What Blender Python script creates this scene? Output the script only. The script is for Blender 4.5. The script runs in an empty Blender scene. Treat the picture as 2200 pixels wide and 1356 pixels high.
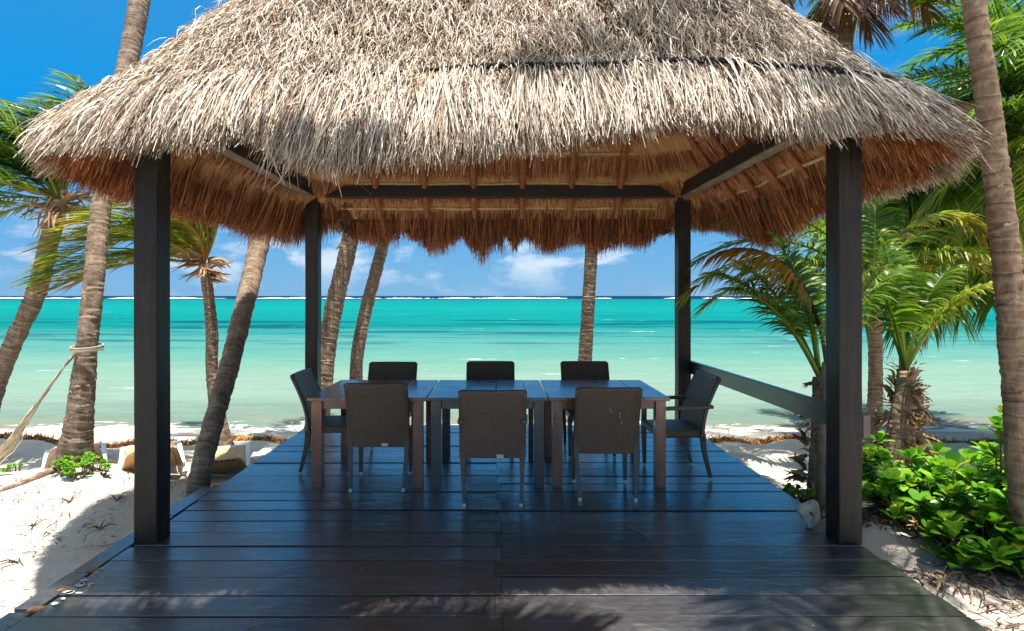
import bpy, bmesh, math, random
import numpy as np
from mathutils import Vector, Matrix

rad = math.radians
SC = bpy.context.scene
COL = SC.collection

# ---------------------------------------------------------------- camera
F = 1220.0            # focal length of the photograph in its own pixels (2200 wide)
VX, VY = 1070.0, 636.0
EYE = 1.55
cam_d = bpy.data.cameras.new('camera')
cam = bpy.data.objects.new('camera', cam_d)
COL.objects.link(cam)
cam.location = (0, 0, EYE)
cam.rotation_euler = (rad(90), 0, 0)
cam_d.sensor_width = 36
cam_d.lens = 36 * F / 2200
cam_d.shift_x = (1100 - VX) / 2200
cam_d.shift_y = (VY - 678) / 2200
cam_d.clip_end = 60000
cam_d.clip_start = 0.05
SC.camera = cam
SC.render.resolution_x, SC.render.resolution_y = 1024, 631
SC.view_settings.view_transform = 'Standard'
SC.view_settings.look = 'None'
SC.view_settings.exposure = 1.7
SC.view_settings.gamma = 1
SC.cycles.max_bounces = 10
SC.cycles.diffuse_bounces = 5
SC.cycles.transparent_max_bounces = 8

# ---------------------------------------------------------------- sun and sky
SUN = Vector((0.09, -0.12, 0.97)).normalized()
ld = bpy.data.lights.new('sun', 'SUN')
ld.energy = 3.6
ld.angle = rad(0.5)
ld.color = (1.0, 0.955, 0.88)
lo = bpy.data.objects.new('sun', ld)
COL.objects.link(lo)
lo.location = (3, 1, 30)
lo.rotation_euler = (-SUN).to_track_quat('-Z', 'Y').to_euler()

W = bpy.data.worlds.new('World')
SC.world = W
W.use_nodes = True


class NT:
    """small helper for node trees"""
    def __init__(s, tree):
        s.t = tree
        for n in list(tree.nodes):
            tree.nodes.remove(n)

    def n(s, typ, **kw):
        nd = s.t.nodes.new(typ)
        for k, v in kw.items():
            if k.startswith('i_'):
                nd.inputs[k[2:].replace('_', ' ')].default_value = v
            else:
                setattr(nd, k, v)
        return nd

    def l(s, a, b):
        s.t.links.new(a, b)

    def val(s, x, sock):
        if isinstance(x, (int, float)):
            sock.default_value = x
        elif isinstance(x, (tuple, list)):
            sock.default_value = (*x, 1.0) if (len(x) == 3 and sock.type == 'RGBA') else x
        else:
            s.l(x, sock)

    def math(s, op, a, b=0.0, c=None, clamp=False):
        nd = s.n('ShaderNodeMath', operation=op, use_clamp=clamp)
        s.val(a, nd.inputs[0]); s.val(b, nd.inputs[1])
        if c is not None:
            s.val(c, nd.inputs[2])
        return nd.outputs[0]

    def mix(s, f, a, b, mode='MIX'):
        nd = s.n('ShaderNodeMix', data_type='RGBA', blend_type=mode)
        s.val(f, nd.inputs[0]); s.val(a, nd.inputs[6]); s.val(b, nd.inputs[7])
        return nd.outputs[2]

    def ramp(s, f, stops, interp='LINEAR'):
        nd = s.n('ShaderNodeValToRGB')
        cr = nd.color_ramp
        cr.interpolation = interp
        while len(cr.elements) < len(stops):
            cr.elements.new(0.5)
        for e, (p, c) in zip(cr.elements, stops):
            e.position = p
            if isinstance(c, (int, float)):
                c = (c, c, c)
            e.color = (*c, 1)
        s.val(f, nd.inputs[0])
        return nd.outputs[0]

    def noise(s, vec, scale=5, detail=4, rough=0.55, dist=0.0, lac=2.0):
        nd = s.n('ShaderNodeTexNoise')
        if vec is not None:
            s.l(vec, nd.inputs['Vector'])
        nd.inputs['Scale'].default_value = scale
        nd.inputs['Detail'].default_value = detail
        nd.inputs['Roughness'].default_value = rough
        nd.inputs['Distortion'].default_value = dist
        return nd.outputs[0]

    def mapping(s, vec, scale=(1, 1, 1), loc=(0, 0, 0), rot=(0, 0, 0)):
        nd = s.n('ShaderNodeMapping')
        s.l(vec, nd.inputs[0])
        nd.inputs['Scale'].default_value = scale
        nd.inputs['Location'].default_value = loc
        nd.inputs['Rotation'].default_value = rot
        return nd.outputs[0]

    def bump(s, h, strength=0.3, dist=0.02):
        nd = s.n('ShaderNodeBump')
        s.l(h, nd.inputs['Height'])
        nd.inputs['Strength'].default_value = strength
        nd.inputs['Distance'].default_value = dist
        return nd.outputs[0]


def lin(r, g=None, b=None):
    c = (r, g, b) if g is not None else (r, r, r)
    return tuple((x / 255 / 12.92) if x / 255 <= 0.04045 else ((x / 255 + 0.055) / 1.055) ** 2.4 for x in c)


# world: Nishita sky, more saturated by hand, with cumulus along the horizon
w = NT(W.node_tree)
sky = w.n('ShaderNodeTexSky', sky_type='NISHITA', sun_disc=False)
sky.sun_elevation = math.asin(SUN.z)
sky.sun_rotation = math.atan2(SUN.x, SUN.y)
sky.altitude = 0
sky.air_density = 1.0
sky.dust_density = 0.25
sky.ozone_density = 3.0
hs = w.n('ShaderNodeHueSaturation')
hs.inputs['Hue'].default_value = 0.488
hs.inputs['Saturation'].default_value = 1.42
hs.inputs['Value'].default_value = 1.0
w.l(sky.outputs[0], hs.inputs['Color'])
tc = w.n('ShaderNodeTexCoord')
sp = w.n('ShaderNodeSeparateXYZ')
w.l(tc.outputs['Generated'], sp.inputs[0])
el = sp.outputs[2]
vec = w.mapping(tc.outputs['Generated'], scale=(8, 8, 17), loc=(0.75, 0.3, 0.4))
n1 = w.noise(vec, 1.0, 9, 0.56, 0.15)
vec2 = w.mapping(tc.outputs['Generated'], scale=(1.7, 1.7, 4), loc=(2.1, 0.4, 0))
n2 = w.noise(vec2, 1.0, 3, 0.5)
band = w.ramp(el, [(0.0, 0.15), (0.025, 0.4), (0.055, 1.0), (0.09, 0.7), (0.15, 0.0)])
cum = w.math('MULTIPLY', w.ramp(w.math('ADD', w.math('MULTIPLY', n1, 0.72), w.math('MULTIPLY', n2, 0.28)),
                                 [(0.485, 0.0), (0.545, 1.0)]), band)
vec3 = w.mapping(tc.outputs['Generated'], scale=(1.8, 2.4, 3.4), loc=(0.2, 3.3, 1.0), rot=(0, 0.5, 0.3))
n3 = w.noise(vec3, 1.4, 8, 0.6, 0.3)
wisp = w.math('MULTIPLY', w.ramp(n3, [(0.52, 0.0), (0.75, 0.55)]), w.ramp(el, [(0.1, 0.3), (0.25, 1.0)]))
grad = w.ramp(el, [(0.0, (0.46, 1.32, 2.32)), (0.10, (0.36, 1.22, 2.36)), (0.25, (0.0, 0.98, 2.45)), (0.42, (0.1, 0.95, 2.2)), (0.8, (2.4, 2.9, 3.6)), (1.0, (5.5, 5.4, 5.2))])
base = w.mix(0.96, hs.outputs[0], grad)
c1 = w.mix(w.math('MULTIPLY', cum, 0.85, clamp=True), base, w.ramp(n1, [(0.48, (1.2, 1.9, 2.7)), (0.64, (2.5, 2.85, 3.2))]))
c2 = w.mix(wisp, c1, (1.9, 2.5, 3.1))
bg = w.n('ShaderNodeBackground')
w.l(c2, bg.inputs[0])
bg.inputs[1].default_value = 0.1
out = w.n('ShaderNodeOutputWorld')
w.l(bg.outputs[0], out.inputs[0])

# ---------------------------------------------------------------- object helpers
rng = np.random.default_rng(11)
random.seed(7)


def px(x, y, Y):
    """a point measured in the photograph at distance Y"""
    return Vector(((x - VX) / F * Y, Y, EYE - (y - VY) / F * Y))


def thing(name, label, cat, loc=(0, 0, 0), rz=0.0, group=None):
    o = bpy.data.objects.new(name, None)
    o.empty_display_size = 0.1
    COL.objects.link(o)
    o.location = loc
    o.rotation_euler = (0, 0, rz)
    return tag(o, label, cat, group)


def tag(o, label=None, cat=None, group=None, kind=None):
    if label: o['label'] = label
    if cat: o['category'] = cat
    if group: o['group'] = group
    if kind: o['kind'] = kind
    return o


class MB:
    def __init__(s):
        s.v, s.f, s.a, s.u, s.n = [], [], [], [], 0

    def add(s, v, f, a=0.0, uv=None):
        v = np.asarray(v, dtype=np.float32).reshape(-1, 3)
        f = np.asarray(f, dtype=np.int64)
        s.v.append(v)
        s.f.append(f + s.n)
        s.a.append(np.broadcast_to(np.asarray(a, dtype=np.float32), (len(v),)))
        s.u.append(np.zeros((len(v), 3), np.float32) if uv is None else np.asarray(uv, np.float32).reshape(-1, 3))
        s.n += len(v)

    def box(s, c, size, R=None, a=0.0):
        x, y, z = [k / 2 for k in size]
        v = np.array([[i, j, k] for i in (-x, x) for j in (-y, y) for k in (-z, z)])
        if R is not None:
            v = v @ np.array(R).T
        v = v + np.array(c)
        s.add(v, [[0, 1, 3, 2], [4, 6, 7, 5], [0, 4, 5, 1], [2, 3, 7, 6], [0, 2, 6, 4], [1, 5, 7, 3]], a)

    def beam(s, p, q, wx, wz, a=0.0, wx2=None, wz2=None, up=(0, 0, 1)):
        """square bar from p to q"""
        p, q = Vector(p), Vector(q)
        d = (q - p).normalized()
        u = Vector(up)
        if abs(d.dot(u)) > 0.95:
            u = Vector((0, 1, 0))
        sx = d.cross(u).normalized()
        sz = sx.cross(d).normalized()
        v = []
        for c, a1, b1 in ((p, wx, wz), (q, wx2 or wx, wz2 or wz)):
            for i, j in ((-1, -1), (1, -1), (1, 1), (-1, 1)):
                v.append(c + sx * (i * a1 / 2) + sz * (j * b1 / 2))
        s.add([tuple(k) for k in v], [[0, 1, 5, 4], [1, 2, 6, 5], [2, 3, 7, 6], [3, 0, 4, 7], [3, 2, 1, 0], [4, 5, 6, 7]], a)

    def tube(s, pts, r, k=8, a=0.0, closed=False, cap=True):
        pts = np.asarray([tuple(p) for p in pts], float)
        n = len(pts)
        r = np.broadcast_to(np.asarray(r, float), (n,))
        if closed:
            t = np.roll(pts, -1, 0) - np.roll(pts, 1, 0)
        else:
            t = np.gradient(pts, axis=0)
        t /= np.linalg.norm(t, axis=1, keepdims=True) + 1e-9
        ref = np.array([0, 0, 1.0]) if abs(t[:, 2]).mean() < 0.7 else np.array([0.0, 1.0, 0.0])
        sx = np.cross(t, ref); sx /= np.linalg.norm(sx, axis=1, keepdims=True) + 1e-9
        sy = np.cross(sx, t)
        an = np.linspace(0, 2 * np.pi, k, endpoint=False)
        v = pts[:, None] + (sx[:, None] * np.cos(an)[None, :, None] + sy[:, None] * np.sin(an)[None, :, None]) * r[:, None, None]
        m = n if closed else n - 1
        i = np.arange(m)[:, None]; j = np.arange(k)[None]
        f = np.stack([i * k + j, i * k + (j + 1) % k, ((i + 1) % n) * k + (j + 1) % k, ((i + 1) % n) * k + j], -1).reshape(-1, 4)
        aa = np.repeat(np.broadcast_to(np.asarray(a, float), (n,)), k)
        s.add(v.reshape(-1, 3), f, aa)
        if cap and not closed:
            b = s.n - n * k
            s.f.append(np.array([list(range(b, b + k))[::-1]]))
            s.f.append(np.array([list(range(b + (n - 1) * k, b + n * k))]))

    def build(s, name, mat, parent=None, smooth=False, bevel=0.0, uv=False):
        v = np.concatenate(s.v)
        me = bpy.data.meshes.new(name)
        me.vertices.add(len(v))
        me.vertices.foreach_set('co', v.ravel())
        li = np.concatenate([f.ravel() for f in s.f]).astype(np.int32)
        ln = np.concatenate([np.full(len(f), f.shape[1]) for f in s.f]).astype(np.int32)
        st = np.concatenate([[0], np.cumsum(ln)[:-1]]).astype(np.int32)
        me.loops.add(len(li))
        me.loops.foreach_set('vertex_index', li)
        me.polygons.add(len(ln))
        me.polygons.foreach_set('loop_start', st)
        me.polygons.foreach_set('use_smooth', np.full(len(ln), smooth))
        at = me.attributes.new('tint', 'FLOAT', 'POINT')
        at.data.foreach_set('value', np.concatenate(s.a).astype(np.float32))
        if uv:
            at = me.attributes.new('suv', 'FLOAT_VECTOR', 'POINT')
            at.data.foreach_set('vector', np.concatenate(s.u).ravel())
        me.update(calc_edges=True)
        me.validate()
        if mat:
            me.materials.append(mat)
        o = bpy.data.objects.new(name, me)
        COL.objects.link(o)
        if parent:
            o.parent = parent
        if bevel:
            m = o.modifiers.new('bevel', 'BEVEL')
            m.width = bevel; m.segments = 2; m.limit_method = 'ANGLE'; m.angle_limit = rad(40)
        return o


def copy_tree(o, parent=None):
    c = o.copy()
    COL.objects.link(c)
    c.parent = parent
    for ch in list(o.children):
        copy_tree(ch, c)
    return c


def strands(mb, root, dirv, L, wid, nrm, seg=3, droop=0.15, curl=0.08, tip=0.45, a=None, rg=rng):
    """many thin curved strips: root, dirv, nrm (N,3), L, wid (N)"""
    N = len(root)
    dirv = dirv / (np.linalg.norm(dirv, axis=1, keepdims=True) + 1e-9)
    side = np.cross(dirv, nrm)
    side /= np.linalg.norm(side, axis=1, keepdims=True) + 1e-9
    up = np.cross(side, dirv)
    roll = rg.normal(0, 0.6, N)[:, None]
    wv = side * np.cos(roll) + up * np.sin(roll)
    t = np.linspace(0, 1, seg + 1)
    cur = rg.normal(0, curl, N)[:, None, None]
    cur2 = rg.normal(0, curl * 0.6, N)[:, None, None]
    g = np.array([0, 0, -1.0])
    droop = np.broadcast_to(np.asarray(droop, float), (N,))[:, None, None]
    Lc = L[:, None, None]
    c = root[:, None] + Lc * (dirv[:, None] * t[None, :, None] + g * droop * (t ** 2)[None, :, None]
                              + side[:, None] * cur * (t ** 2)[None, :, None] + up[:, None] * cur2 * np.sin(t * 3.1)[None, :, None])
    ww = wid[:, None, None] * (1 - (1 - tip) * t ** 2)[None, :, None] * 0.5
    v = np.stack([c - wv[:, None] * ww, c + wv[:, None] * ww], 2).reshape(N, -1, 3)
    k = 2 * (seg + 1)
    bf = np.array([[2 * i, 2 * i + 1, 2 * i + 3, 2 * i + 2] for i in range(seg)])
    f = (np.arange(N)[:, None, None] * k + bf[None]).reshape(-1, 4)
    av = np.zeros(N) if a is None else a
    mb.add(v.reshape(-1, 3), f, np.repeat(av, k))


# ---------------------------------------------------------------- materials
def mat(name):
    m = bpy.data.materials.new(name)
    m.use_nodes = True
    t = NT(m.node_tree)
    p = t.n('ShaderNodeBsdfPrincipled')
    o = t.n('ShaderNodeOutputMaterial')
    t.l(p.outputs[0], o.inputs[0])
    return m, t, p, o


def pset(t, p, **kw):
    for k, v in kw.items():
        t.val(v, p.inputs[k.replace('_', ' ')])


def simple(name, col, rough=0.5, spec=0.5, var=0.25, scale=8, metal=0.0, bump=0.15, stretch=(1, 1, 1), bd=0.01):
    m, t, p, o = mat(name)
    c = t.n('ShaderNodeTexCoord').outputs['Object']
    v = t.mapping(c, scale=stretch)
    n = t.noise(v, scale, 6, 0.6)
    lo_ = tuple(x * (1 - var) for x in col); hi = tuple(min(1, x * (1 + var)) for x in col)
    t.l(t.ramp(n, [(0.3, lo_), (0.7, hi)]), p.inputs['Base Color'])
    pset(t, p, Roughness=rough, Specular_IOR_Level=spec, Metallic=metal)
    if bump:
        t.l(t.bump(n, bump, bd), p.inputs['Normal'])
    return m


def leafy(name, stops, rough=0.42, trans=0.4, spec=0.4, tcol=None):
    """thin leaves: colour from the 'tint' attribute, with each strip a little different, light shining through"""
    m, t, p, o = mat(name)
    a = t.n('ShaderNodeAttribute', attribute_name='tint').outputs['Fac']
    r = t.n('ShaderNodeNewGeometry').outputs['Random Per Island']
    x = t.math('ADD', a, t.math('MULTIPLY', t.math('SUBTRACT', r, 0.5), 0.22), clamp=True)
    col = t.ramp(x, stops)
    r2 = t.math('FRACT', t.math('MULTIPLY', r, 17.3))
    col = t.mix(1.0, col, t.ramp(r2, [(0, 0.62), (1, 1.35)]), 'MULTIPLY')
    t.l(col, p.inputs['Base Color'])
    pset(t, p, Roughness=rough, Specular_IOR_Level=spec)
    tr = t.n('ShaderNodeBsdfTranslucent')
    t.l(t.mix(1.0, col, tcol or (1.5, 1.45, 0.7), 'MULTIPLY'), tr.inputs[0])
    mx = t.n('ShaderNodeMixShader')
    mx.inputs[0].default_value = trans
    t.l(p.outputs[0], mx.inputs[1]); t.l(tr.outputs[0], mx.inputs[2])
    t.l(mx.outputs[0], o.inputs[0])
    return m


M = {}
M['palm'] = leafy('palm_leaf', [(0.0, (0.024, 0.080, 0.012)), (0.25, (0.085, 0.18, 0.018)), (0.5, (0.19, 0.26, 0.03)),
                                (0.70, (0.40, 0.28, 0.05)), (0.80, (0.58, 0.23, 0.05)), (0.9, (0.22, 0.10, 0.04)), (1.0, (0.12, 0.06, 0.035))], 0.36, 0.5, 0.4)
M['shrub'] = leafy('shrub_leaf', [(0.0, (0.035, 0.13, 0.01)), (0.35, (0.10, 0.28, 0.018)), (0.6, (0.22, 0.42, 0.035)),
                                  (0.85, (0.5, 0.40, 0.04)), (1.0, (0.35, 0.2, 0.05))], 0.3, 0.3, 0.5, (1.2, 1.3, 0.6))
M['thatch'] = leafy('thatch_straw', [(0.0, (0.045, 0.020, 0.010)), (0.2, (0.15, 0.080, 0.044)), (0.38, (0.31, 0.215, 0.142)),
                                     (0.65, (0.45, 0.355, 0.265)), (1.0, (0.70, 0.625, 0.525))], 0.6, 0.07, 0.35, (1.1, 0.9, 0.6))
M['fringe'] = leafy('brown_straw', [(0.0, (0.07, 0.022, 0.010)), (0.3, (0.19, 0.066, 0.025)), (0.6, (0.43, 0.21, 0.095)),
                                 (1.0, (0.78, 0.47, 0.22))], 0.6, 0.36, 0.25, (1.5, 0.85, 0.45))

m, t, p, o = mat('thatch_ceiling')
a = t.n('ShaderNodeAttribute', attribute_name='suv').outputs['Vector']
n = t.noise(t.mapping(a, scale=(60, 3.0, 1)), 1.0, 5, 0.65)
nb = t.noise(t.mapping(a, scale=(2.2, 7, 1)), 1.0, 3, 0.6)
c = t.mix(t.ramp(nb, [(0.35, 0.0), (0.7, 0.6)]), t.ramp(n, [(0.3, (0.26, 0.125, 0.048)), (0.7, (0.70, 0.42, 0.19))]), (0.42, 0.22, 0.09))
t.l(c, p.inputs['Base Color'])
t.l(t.bump(n, 0.8, 0.02), p.inputs['Normal'])
pset(t, p, Roughness=0.8, Specular_IOR_Level=0.2)
M['ceiling'] = m

# dark stained deck boards: each board its own shade, scuffed, semi-gloss
m, t, p, o = mat('dark_deck')
c = t.n('ShaderNodeTexCoord').outputs['Object']
r = t.n('ShaderNodeNewGeometry').outputs['Random Per Island']
off = t.n('ShaderNodeVectorMath', operation='ADD')
t.l(c, off.inputs[0])
cmb = t.n('ShaderNodeCombineXYZ'); t.l(t.math('MULTIPLY', r, 37.0), cmb.inputs[0]); t.l(t.math('MULTIPLY', r, 11.0), cmb.inputs[2])
t.l(cmb.outputs[0], off.inputs[1])
g = t.noise(t.mapping(off.outputs[0], scale=(2.2, 34, 4)), 1.0, 4, 0.6, 0.6)
big = t.noise(c, 1.3, 5, 0.65, 0.4)
mid = t.noise(t.mapping(off.outputs[0], scale=(5, 11, 5)), 1.0, 8, 0.72, 1.2)
fine = t.noise(off.outputs[0], 55, 3, 0.6)
basec = t.ramp(g, [(0.25, (0.015, 0.014, 0.0145)), (0.75, (0.050, 0.047, 0.048))])
worn = t.math('MULTIPLY', t.ramp(mid, [(0.52, 0.0), (0.74, 1.0)]), t.ramp(big, [(0.40, 0.1), (0.65, 1.0)]))
basec = t.mix(t.math('MULTIPLY', worn, 0.75), basec, (0.105, 0.092, 0.088))
scr = t.noise(t.mapping(off.outputs[0], scale=(9, 30, 9), rot=(0, 0, 0.6)), 1.0, 6, 0.8, 2.5)
basec = t.mix(t.ramp(scr, [(0.58, 0.0), (0.72, 0.6)]), basec, (0.14, 0.12, 0.11))
sp_ = t.n('ShaderNodeTexVoronoi'); t.l(c, sp_.inputs['Vector']); sp_.inputs['Scale'].default_value = 7
dots = t.math('MULTIPLY', t.math('LESS_THAN', sp_.outputs['Distance'], 0.045), t.math('GREATER_THAN', t.noise(c, 2.7, 2), 0.52))
basec = t.mix(t.math('MULTIPLY', dots, 0.55), basec, (0.36, 0.34, 0.32))
t.l(t.mix(1.0, basec, t.ramp(r, [(0, 0.55), (1, 1.6)]), 'MULTIPLY'), p.inputs['Base Color'])
t.l(t.math('ADD', t.ramp(mid, [(0.3, 0.20), (0.72, 0.50)]), t.math('MULTIPLY', r, 0.08)), p.inputs['Roughness'])
wavy = t.noise(t.mapping(off.outputs[0], scale=(4.5, 11, 3)), 1.0, 4, 0.6, 1.4)
t.l(t.bump(t.math('ADD', t.math('ADD', t.math('MULTIPLY', g, 0.14), t.math('MULTIPLY', wavy, 0.75)), t.math('MULTIPLY', mid, 0.16)), 0.5, 0.010), p.inputs['Normal'])
pset(t, p, Specular_IOR_Level=0.5, IOR=2.1, Coat_Weight=0.8, Coat_Roughness=0.20, Coat_IOR=1.7)
t.l(p.inputs['Normal'].links[0].from_socket, p.inputs['Coat Normal'])
M['deck'] = m

M['raw'] = simple('raw_wood', (0.26, 0.11, 0.05), 0.75, 0.2, 0.3, 12)
m, t, p, o = mat('black_post_paint')
c = t.n('ShaderNodeTexCoord').outputs['Object']
g = t.noise(t.mapping(c, scale=(26, 26, 1.6)), 1.0, 5, 0.62, 0.6)
b_ = t.noise(t.mapping(c, scale=(3, 3, 1.2)), 1.0, 5, 0.65, 0.4)
cr = t.noise(t.mapping(c, scale=(34, 34, 1.1), loc=(3, 1, 5)), 1.0, 4, 0.7, 1.0)
col = t.mix(t.ramp(b_, [(0.45, 0.0), (0.70, 0.9)]), t.ramp(g, [(0.3, (0.006, 0.005, 0.005)), (0.7, (0.024, 0.020, 0.017))]), (0.034, 0.025, 0.018))
col = t.mix(t.ramp(t.noise(c, 26, 5, 0.75), [(0.66, 0.0), (0.73, 0.6)]), col, (0.20, 0.16, 0.125))
t.l(col, p.inputs['Base Color'])
t.l(t.ramp(b_, [(0.35, 0.34), (0.7, 0.55)]), p.inputs['Roughness'])
t.l(t.bump(t.math('ADD', t.math('MULTIPLY', g, 0.5), t.ramp(cr, [(0.30, 0.0), (0.40, 1.0)])), 0.7, 0.005), p.inputs['Normal'])
pset(t, p, Specular_IOR_Level=0.28)
M['post'] = m
M['beam'] = simple('black_beam_paint', (0.016, 0.012, 0.011), 0.5, 0.4, 0.5, 3, 0, 0.4, (2, 2, 6), 0.006)
M['beam_worn'] = simple('weathered_beam_edge', (0.22, 0.17, 0.14), 0.7, 0.2, 0.55, 6, 0, 0.4, (9, 1, 9))
M['rafter'] = simple('rafter_wood', (0.27, 0.092, 0.036), 0.5, 0.4, 0.5, 5, 0, 0.4, (6, 6, 3))
M['batten'] = simple('bamboo_batten', (0.50, 0.36, 0.20), 0.6, 0.3, 0.3, 7, 0, 0.3)
M['rope'] = simple('black_rope', (0.018, 0.018, 0.020), 0.8, 0.2, 0.5, 60, 0, 0.6)
M['rail'] = simple('dark_rail_paint', (0.032, 0.032, 0.028), 0.30, 0.8, 0.5, 4, 0, 0.3, (6, 1, 6), 0.003)
M['metal'] = simple('brushed_foot_metal', (0.75, 0.70, 0.55), 0.4, 0.5, 0.1, 20, 0.3, 0.0)
M['label'] = simple('cream_tag', (0.62, 0.55, 0.38), 0.5, 0.3, 0.1, 30, 0, 0.0)


def table_wood(name, dark, light, tint=0.0):
    m, t, p, o = mat(name)
    c = t.n('ShaderNodeTexCoord').outputs['Object']
    r = t.n('ShaderNodeNewGeometry').outputs['Random Per Island']
    cmb = t.n('ShaderNodeCombineXYZ'); t.l(t.math('MULTIPLY', r, 9.0), cmb.inputs[0]); t.l(t.math('MULTIPLY', r, 5.0), cmb.inputs[1])
    v = t.n('ShaderNodeVectorMath', operation='ADD'); t.l(c, v.inputs[0]); t.l(cmb.outputs[0], v.inputs[1])
    g = t.noise(t.mapping(v.outputs[0], scale=(26, 2.4, 2.4)), 1.0, 6, 0.62, 0.7)
    big = t.noise(v.outputs[0], 4, 4, 0.6)
    col = t.mix(t.ramp(big, [(0.3, 0.0), (0.75, 0.6)]), t.ramp(g, [(0.25, dark), (0.75, light)]), dark)
    t.l(t.mix(1.0, col, t.ramp(r, [(0, 0.65), (1, 1.4)]), 'MULTIPLY'), p.inputs['Base Color'])
    t.l(t.ramp(big, [(0.3, 0.22), (0.75, 0.42)]), p.inputs['Roughness'])
    t.l(t.bump(g, 0.2, 0.003), p.inputs['Normal'])
    pset(t, p, Specular_IOR_Level=0.7, Coat_Weight=0.6, Coat_Roughness=0.14, Coat_IOR=1.6)
    return m


M['table_red'] = table_wood('reddish_table_wood', (0.16, 0.044, 0.016), (0.54, 0.175, 0.058))
M['table_grey'] = table_wood('weathered_table_wood', (0.05, 0.033, 0.023), (0.17, 0.11, 0.075))

# woven rattan: two crossed bands on object coordinates
def rattan(name, stretch):
    m, t, p, o = mat(name)
    c = t.n('ShaderNodeTexCoord').outputs['Object']
    w1 = t.n('ShaderNodeTexWave', wave_type='BANDS', bands_direction='X', wave_profile='SIN'); w1.inputs['Scale'].default_value = 22
    w2 = t.n('ShaderNodeTexWave', wave_type='BANDS', bands_direction='Z', wave_profile='SIN'); w2.inputs['Scale'].default_value = 30
    w1.inputs['Distortion'].default_value = 0.4; w2.inputs['Distortion'].default_value = 0.4
    v = t.mapping(c, scale=stretch[0], rot=stretch[1])
    t.l(v, w1.inputs[0]); t.l(v, w2.inputs[0])
    n = t.noise(c, 30, 3)
    a = t.math('MULTIPLY', t.math('SUBTRACT', w1.outputs[1], 0.5), t.math('SUBTRACT', w2.outputs[1], 0.5))
    h = t.math('ADD', t.math('MULTIPLY', a, 2.0), 0.5)
    t.l(t.mix(1.0, t.ramp(h, [(0.0, (0.030, 0.019, 0.011)), (1.0, (0.29, 0.18, 0.10))]), t.ramp(n, [(0.3, 0.9), (0.7, 1.1)]), 'MULTIPLY'), p.inputs['Base Color'])
    t.l(t.bump(h, 0.9, 0.006), p.inputs['Normal'])
    pset(t, p, Roughness=0.36, Specular_IOR_Level=0.55)
    return m


M['rattan'] = rattan('rattan_back', ((1, 1, 1), (0, 0, 0)))
M['rattan_seat'] = rattan('rattan_seat', ((1, 1, 1), (rad(90), 0, rad(20))))
M['rattan_frame'] = simple('rattan_frame', (0.10, 0.072, 0.050), 0.4, 0.5, 0.4, 90, 0, 0.5, (1, 1, 1), 0.003)

# sand
m, t, p, o = mat('sand')
c = t.n('ShaderNodeTexCoord').outputs['Object']
n = t.noise(c, 1.7, 6, 0.6)
f_ = t.noise(c, 120, 3, 0.7)
md = t.noise(t.mapping(c, scale=(1, 1.3, 1)), 9, 6, 0.62, 0.5)
col = t.ramp(t.math('ADD', t.math('MULTIPLY', n, 0.6), t.math('MULTIPLY', f_, 0.4)), [(0.3, (0.42, 0.36, 0.295)), (0.7, (0.58, 0.525, 0.45))])
spk = t.ramp(t.noise(c, 38, 5, 0.75), [(0.66, 0.0), (0.74, 0.6)])
col = t.mix(spk, col, (0.24, 0.17, 0.115))
s = t.n('ShaderNodeSeparateXYZ'); t.l(c, s.inputs[0])
wet = t.ramp(t.math('ADD', s.outputs[2], t.math('MULTIPLY', n, 0.05)), [(0.0, 1.0), (1.0, 0.0)])
wn = t.n('ShaderNodeMapRange'); t.l(t.math('ADD', s.outputs[2], t.math('MULTIPLY', t.math('SUBTRACT', n, 0.5), 0.12)), wn.inputs[0])
wn.inputs[1].default_value = -0.86; wn.inputs[2].default_value = -0.73
t.l(t.mix(wn.outputs[0], (0.36, 0.29, 0.225), col), p.inputs['Base Color'])
t.l(t.bump(t.math('ADD', t.math('MULTIPLY', md, 1.0), t.math('MULTIPLY', f_, 0.10)), 0.55, 0.05), p.inputs['Normal'])
pset(t, p, Roughness=0.85, Specular_IOR_Level=0.2)
M['sand'] = m

# palm trunks: ring scars from the 'tint' attribute
def trunk_mat(name, dark, mid_, light):
    m, t, p, o = mat(name)
    c = t.n('ShaderNodeTexCoord').outputs['Object']
    a = t.n('ShaderNodeAttribute', attribute_name='tint').outputs['Fac']
    n = t.noise(t.mapping(c, scale=(14, 14, 6)), 1.0, 7, 0.68, 0.5)
    b = t.noise(c, 3.0, 4, 0.6)
    v = t.noise(t.mapping(c, scale=(50, 50, 7)), 1.0, 4, 0.7)
    x = t.math('ADD', t.math('MULTIPLY', n, 0.75), t.math('MULTIPLY', b, 0.25))
    col = t.ramp(x, [(0.28, dark), (0.5, mid_), (0.72, light)])
    col = t.mix(t.ramp(a, [(0.80, 0.0), (0.97, 0.75)]), col, dark)
    col = t.mix(t.ramp(t.math('MULTIPLY', a, t.math('ADD', n, 0.5)), [(0.42, 0.0), (0.62, 0.35), (0.8, 0.0)]), col, light)
    lich = t.math('MAXIMUM', t.ramp(t.noise(c, 17, 5, 0.7), [(0.63, 0.0), (0.72, 0.6)]), t.ramp(t.noise(t.mapping(c, scale=(1, 1, 0.6)), 60, 4, 0.75), [(0.66, 0.0), (0.70, 0.75)]))
    col = t.mix(lich, col, tuple(min(1, k * 1.25) for k in light))
    t.l(col, p.inputs['Base Color'])
    t.l(t.bump(t.math('ADD', n, t.math('MULTIPLY', v, 0.5)), 0.7, 0.02), p.inputs['Normal'])
    pset(t, p, Roughness=0.85, Specular_IOR_Level=0.2)
    return m


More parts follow.
